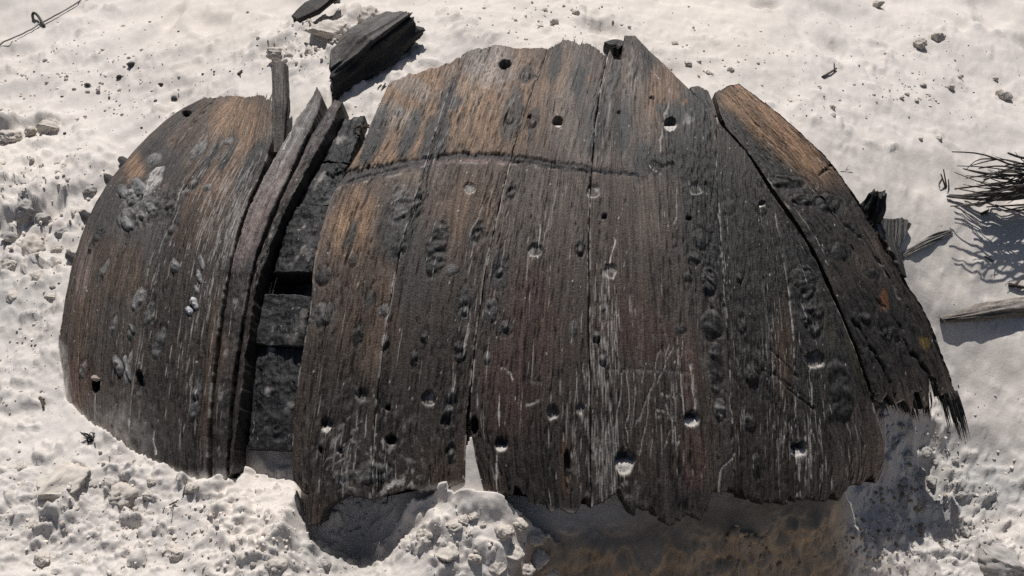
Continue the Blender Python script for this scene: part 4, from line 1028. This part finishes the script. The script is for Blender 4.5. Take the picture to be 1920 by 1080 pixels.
# ------------------------------------------------------------------ clods and stones
import bmesh
from mathutils import noise as mn
def lump_mesh(name, seed, mat, col, facet=.35, sub=4):
    bm = bmesh.new(); bmesh.ops.create_icosphere(bm, subdivisions=sub, radius=1.0)
    off = Vector((seed * 7.3, seed * 3.1, -seed * 1.7)); cols = []
    for v in bm.verts:
        n = v.co.normalized()
        d = 1 + .30 * mn.fractal(n * 1.3 + off, 1.0, 2.0, 3) + .10 * mn.fractal(n * 4 + off, .8, 2.0, 4) - .22 * abs(mn.noise(n * 1.9 + off * 2)) - .10 * abs(mn.noise(n * 6 + off)) + .035 * mn.noise(n * 15 + off)
        d -= facet * .5 * (mn.cell(n * 1.6 + off) * .3) + .10 * abs(mn.noise(n * 2.6 - off))
        v.co = n * d; v.co.z *= .72
        cols.append(1 + .25 * mn.fractal(n * 6 - off, 1.0, 2.0, 3))
    me = bpy.data.meshes.new(name); bm.to_mesh(me); bm.free()
    c = np.ones((len(cols), 4), np.float32); c[:, :3] = np.array(col)[None] * np.array(cols)[:, None]
    a = me.color_attributes.new('Col', 'FLOAT_COLOR', 'POINT'); a.data.foreach_set('color', c.ravel())
    me.polygons.foreach_set('use_smooth', np.ones(len(me.polygons), bool)); me.materials.append(mat)
    return me
def block_mesh(name, seed, mat, col, n=16):
    """an angular broken clod: hull of random points, faces roughened"""
    rr = random.Random(seed); bm = bmesh.new()
    for _ in range(n):
        v = Vector((rr.gauss(0, 1), rr.gauss(0, 1), rr.gauss(0, 1))).normalized()
        m_ = max(abs(v.x), abs(v.y), abs(v.z)); v = v.lerp(v / m_, .6) * rr.uniform(.75, 1.0)
        bm.verts.new((v.x, v.y, v.z * .75))
    res = bmesh.ops.convex_hull(bm, input=bm.verts)
    bmesh.ops.delete(bm, geom=[g for g in set(res['geom_interior'] + res['geom_unused']) if isinstance(g, bmesh.types.BMVert)], context='VERTS')
    bmesh.ops.triangulate(bm, faces=bm.faces)
    bmesh.ops.subdivide_edges(bm, edges=bm.edges, cuts=9, use_grid_fill=True, smooth=.12)
    off = Vector((seed * 5.3, -seed * 2.1, seed * 1.3)); cols = []
    bm.normal_update()
    nrm = [v.normal.copy() for v in bm.verts]
    for v, nn_ in zip(bm.verts, nrm):
        d = .17 * mn.fractal(v.co * 1.9 + off, 1.0, 2.0, 4) - .10 * abs(mn.noise(v.co * 4.0 + off)) + .045 * mn.noise(v.co * 11 + off)
        cols.append(1 + .25 * mn.fractal(v.co * 5 - off, 1.0, 2.0, 3)); v.co += nn_ * d
    me = bpy.data.meshes.new(name); bm.to_mesh(me); bm.free()
    c = np.ones((len(cols), 4), np.float32); c[:, :3] = np.array(col)[None] * np.array(cols)[:, None]
    a = me.color_attributes.new('Col', 'FLOAT_COLOR', 'POINT'); a.data.foreach_set('color', c.ravel())
    me.polygons.foreach_set('use_smooth', np.ones(len(me.polygons), bool)); me.materials.append(mat)
    return me
CLOD = [block_mesh('sand_clod', k + 1, M_SAND, (.55, .495, .435)) if k % 2 == 0 else lump_mesh('sand_clod', k, M_SAND, (.53, .475, .415)) for k in range(8)]
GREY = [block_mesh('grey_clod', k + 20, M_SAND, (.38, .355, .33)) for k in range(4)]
STONE = [lump_mesh('dark_stone', k + 40, M_CHAR, (.09, .085, .085), sub=3) for k in range(4)]
def lump(name, meshes, px, py, rpx, k, label, cat, group=None, flat=1.0, sx=1.0, sink=.35):
    p = gpt(px, py); rad = rpx * project(p)[2] / FPX
    o = bpy.data.objects.new(name, meshes[k % len(meshes)])
    rr = random.Random(k * 31 + px)
    o.scale = (rad * sx, rad * rr.uniform(.75, 1.1), rad * flat * rr.uniform(.75, 1.0))
    o.rotation_euler = (rr.uniform(-.3, .3), rr.uniform(-.3, .3), rr.uniform(-.5, .5) if sx != 1 else rr.uniform(0, 6.28))
    o.location = (p[0], p[1], p[2] + rad * flat * (.7 - sink) )
    link(o); tag(o, label, cat, group)
    return o
ORD = 'leftmost,second,third,fourth,fifth,sixth,seventh,eighth,ninth,tenth,eleventh,twelfth,thirteenth,fourteenth,fifteenth,sixteenth,seventeenth,eighteenth,nineteenth,twentieth,twenty-first'.split(',')
def heap(items, what, where, name, meshes, cat, group, sink, add):
    items = sorted(items)
    big = max(i[2] for i in items)
    for k, (x, y, rr_) in enumerate(items):
        size = 'large' if rr_ > .8 * big else ('small' if rr_ < .55 * big else 'middling')
        place = 'leftmost' if k == 0 else ('rightmost' if k == len(items) - 1 else ORD[k] + ' from the left')
        lab = f'{size} {what}, {place} {where}'
        lump(name, meshes(k), x, y, rr_, k + add, lab, cat, group, sink=sink)
lump('sand_clod', CLOD, 118, 908, 46, 0, 'largest pale sand clod in front of the left planks, dark shadow under it', 'sand clod', sx=1.25, flat=.8)
lump('sand_clod', CLOD, 235, 932, 26, 1, 'wedge shaped sand clod right of the largest clod', 'sand clod', sx=1.1)
lump('sand_clod', CLOD, 250, 878, 18, 2, 'small flat pale clod tucked under the foot of the left planks', 'sand clod', sx=1.3, flat=.6)
lump('sand_clod', CLOD, 160, 1062, 14, 3, 'angular upright sand clod nearest the viewer in front of the left planks', 'sand clod')
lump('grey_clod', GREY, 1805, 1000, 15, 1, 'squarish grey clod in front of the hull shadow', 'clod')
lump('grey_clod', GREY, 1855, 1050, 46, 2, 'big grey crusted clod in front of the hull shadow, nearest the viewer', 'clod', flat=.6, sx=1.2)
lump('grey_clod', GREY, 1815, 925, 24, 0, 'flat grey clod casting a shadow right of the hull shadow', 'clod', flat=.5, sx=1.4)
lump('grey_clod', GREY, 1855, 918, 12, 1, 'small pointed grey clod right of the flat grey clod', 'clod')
lump('sand_clod', CLOD, 620, 68, 42, 4, 'large rounded sand mound beside the thin black plank fragment', 'sand clod', flat=.9, sx=1.15, sink=.5)
lump('sand_clod', CLOD, 690, 40, 26, 5, 'sand clod behind the large mound near the charred beam', 'sand clod')
lump('sand_clod', CLOD, 585, 102, 16, 0, 'sand block under the thin black plank fragment', 'sand clod')
lump('sand_clod', CLOD, 528, 112, 20, 1, 'sand block left of the ledge under the plank fragment', 'sand clod', sx=1.4)
lump('sand_clod', CLOD, 97, 246, 22, 2, 'lone brown sand clod up the slope left of the wreck', 'sand clod', sx=1.1)
lump('sand_clod', CLOD, 22, 262, 20, 3, 'broad sand block above the broken sand bank', 'sand clod')
lump('sand_clod', CLOD, 58, 250, 14, 1, 'small sand block between the broad block and the lone brown clod', 'sand clod')
lump('sand_clod', CLOD, 1758, 74, 14, 4, 'double sand clod on the slope far behind the diagonal plank', 'sand clod')
lump('sand_clod', CLOD, 1722, 86, 15, 5, 'sand clod with a shaded face left of the double clod', 'sand clod')
lump('sand_clod', CLOD, 1880, 184, 16, 1, 'rounded sand clod with a shaded hollow above the dead brush', 'sand clod')
lump('sand_clod', CLOD, 1645, 12, 13, 2, 'squarish sand block farthest up the slope behind the wreck', 'sand clod')
lump('sand_clod', CLOD, 1782, 166, 9, 3, 'small brown clod on the slope above the dead brush', 'sand clod')
heap([(60,470,26),(20,500,22),(75,520,18),(110,470,14),(30,560,16),(150,400,18),(90,420,22),(170,360,14),(45,395,24),(120,440,16),(20,450,20),(185,420,9),(140,480,12),(100,560,14)], 'crumbly clod', 'in the broken sand bank beside the wreck', 'sand_clod', lambda k: CLOD if k % 3 else GREY, 'sand clod', 'clods of the broken sand bank', 0.5, 3)
heap([(40,880,14),(60,990,16),(190,990,14),(240,1020,16),(300,985,12),(330,1040,18),(400,960,16),(440,1050,16),(500,1020,14),(80,1050,18),(520,1062,22),(560,1030,14),(610,1060,20),(280,930,12),(20,940,12),(360,915,13),(290,900,14)], 'crumbly sand clod', 'in the rough foreground below the left planks', 'sand_clod', lambda k: CLOD if k % 4 else GREY, 'sand clod', 'clods in the rough foreground', 0.5, 9)
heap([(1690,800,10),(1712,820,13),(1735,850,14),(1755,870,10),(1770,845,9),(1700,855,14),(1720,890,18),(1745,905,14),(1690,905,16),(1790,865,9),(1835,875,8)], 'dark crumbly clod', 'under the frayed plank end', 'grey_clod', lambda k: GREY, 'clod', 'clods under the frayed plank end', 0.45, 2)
heap([(1700,178,5),(1718,190,5),(1730,162,7),(1690,185,5),(1740,180,5),(1560,203,6),(1562,218,6),(1535,165,5),(1800,145,6),(1865,150,6),(1370,133,7),(1330,140,8),(1290,122,8),(1310,118,6),(1265,85,8),(1080,28,10),(1020,22,8),(1040,45,10),(1760,262,7),(1725,262,6)], 'sand clod', 'on the smooth slope behind the wreck', 'sand_clod', lambda k: CLOD, 'sand clod', 'small clods on the smooth slope', 0.3, 0)
for k, (x, y, rr_, lab) in enumerate([(328,187,7,'smooth grey stone just left of the top of the left planks'),(224,147,6,'dark pointed stone up the slope beyond the left planks'),(247,125,10,'brown crumbling stone beside the dark pointed stone'),(293,191,4,'small grey stone left of the smooth grey stone'),
                                     (286,174,4,'small dark stone above the small grey stone'),(302,162,6,'little tan stone above the dark stone'),(122,252,4,'tiny dark stone beside the lone brown clod'),(632,7,9,'dark wooden lump on the slope above the large sand mound'),(165,162,6,'dark flat chip up the slope near the cord')]):
    lump('dark_stone', STONE, x, y, rr_, k, lab, 'stone', sink=.25)
# broken crust slabs at the bottom middle
heap([(945,1000,20),(975,985,18),(1000,1010,22),(962,1040,24),(1010,1052,25),(1030,1076,20),(985,1068,20),(928,1064,20),(870,975,13),(888,968,10),(905,985,10),(855,990,18),(840,1040,24),(800,1010,22),(890,1045,18)], 'pale clod', 'heaped below the sand wedge in the open seam', 'sand_clod', lambda k: CLOD, 'sand clod', 'clods below the sand wedge', 0.4, 1)

# ------------------------------------------------------------------ crumbs nobody could count
def crumbs(name, spec, mat, col, label, cat, seed):
    rg = np.random.default_rng(seed)
    ph = (1 + 5 ** .5) / 2
    I = np.array([(-1,ph,0),(1,ph,0),(-1,-ph,0),(1,-ph,0),(0,-1,ph),(0,1,ph),(0,-1,-ph),(0,1,-ph),(ph,0,-1),(ph,0,1),(-ph,0,-1),(-ph,0,1)]) / 1.9
    T = np.array([(0,11,5),(0,5,1),(0,1,7),(0,7,10),(0,10,11),(1,5,9),(5,11,4),(11,10,2),(10,7,6),(7,1,8),(3,9,4),(3,4,2),(3,2,6),(3,6,8),(3,8,9),(4,9,5),(2,4,11),(6,2,10),(8,6,7),(9,8,1)])
    px = np.concatenate([rg.normal(cx, rx, n) for cx, cy, rx, ry, n, a, b in spec]); py = np.concatenate([rg.normal(cy, ry, n) for cx, cy, rx, ry, n, a, b in spec])
    rr_ = np.concatenate([a + (b - a) * rg.random(n) ** 3 for cx, cy, rx, ry, n, a, b in spec])
    # intersect the view rays with the base ground, then step aside from the wreck
    d = ray(px, py); P = np.zeros((len(px), 3)); t = np.full(len(px), 2.5)
    for _ in range(12):
        P = np.array([0, 0, CAMZ]) + d * t[:, None]
        e = P[:, 2] - base_z(P[:, 0], P[:, 1]); t = np.clip(t + e / np.maximum(-d[:, 2], .15) * .7, .9, 12)
    ins, *_ = under_hull(P[:, 0], P[:, 1])
    ok = ~ins & (np.abs(P[:, 0]) < 8)
    P = P[ok]; rr_ = rr_[ok]
    z, *_ = ground_z(P[:, 0], P[:, 1]); P[:, 2] = z
    n = len(P)
    V = I[None] * (1 + .35 * (rg.random((n, 12, 1)) - .5)) * rr_[:, None, None] * (.6 + .8 * rg.random((n, 1, 3)))
    an = rg.random(n) * 6.28; c_, s_ = np.cos(an)[:, None], np.sin(an)[:, None]
    V = np.stack([V[..., 0] * c_ - V[..., 1] * s_, V[..., 0] * s_ + V[..., 1] * c_, V[..., 2] * .7], -1) + P[:, None] + np.array([0, 0, .25]) * rr_[:, None, None]
    F = (T[None] + 12 * np.arange(n)[:, None, None]).reshape(-1, 3)
    C = np.repeat(np.array(col)[None] * (.6 + .8 * rg.random((n, 1))), 12, 0)
    return tag(build(name, V.reshape(-1, 3), [F], mat, None, C, np.zeros(n * 12), origin=np.zeros(3), smooth=False), label, cat, kind='stuff')
crumbs('charcoal_crumbs', [(280,190,80,50,43,0.0014,0.0065),(200,220,90,60,18,0.0014,0.0050),(330,120,90,50,14,0.0014,0.0065),(1700,120,150,80,25,0.0014,0.0043),(1800,230,90,90,14,0.0014,0.0043),(1780,480,80,60,14,0.0014,0.0050),(1790,700,90,70,25,0.0014,0.0043),
        (1760,880,60,50,21,0.0014,0.0050),(150,920,120,90,14,0.0014,0.0043),(60,640,50,100,10,0.0014,0.0043),(1000,30,200,25,14,0.0014,0.0043),(250,60,150,40,18,0.0021,0.0058),(450,140,60,20,10,0.0021,0.0065)], M_CHAR, (.055, .048, .044), 'small dark bits of charcoal and bark strewn over the sand', 'charcoal', 3)
crumbs('sand_crumbs', [(70,400,80,70,260,0.0028,0.0115),(200,980,180,70,420,0.0014,0.0072),(520,1020,140,40,260,0.0014,0.0072),(820,1010,90,40,200,0.0014,0.0065),(1810,960,90,70,300,0.0014,0.0065),(1710,850,40,50,160,0.0014,0.0072),(580,100,60,25,120,0.0028,0.0101),
        (1700,180,60,20,60,0.0028,0.0072),(1500,200,60,20,40,0.0021,0.0058),(60,650,60,90,160,0.0014,0.0058),(280,170,90,60,160,0.0021,0.0072),(1350,120,80,25,60,0.0021,0.0065),(1000,50,150,25,120,0.0028,0.0086),(1650,100,150,60,140,0.0021,0.0065),(100,130,100,40,120,0.0035,0.0101),(740,190,60,40,60,0.0021,0.0058)],
       M_SAND, (.55, .49, .43), 'loose crumbs of dry sand strewn over the beach', 'sand', 4)
crumbs('damp_sand_crumbs', [(1350,1030,170,26,260,.002,.009),(1560,1020,90,40,160,.002,.010),(1700,930,50,50,160,.002,.010)], M_SAND, (.30, .245, .18), 'damp brown sand crumbs in the shaded pit under the hull', 'sand', 6)
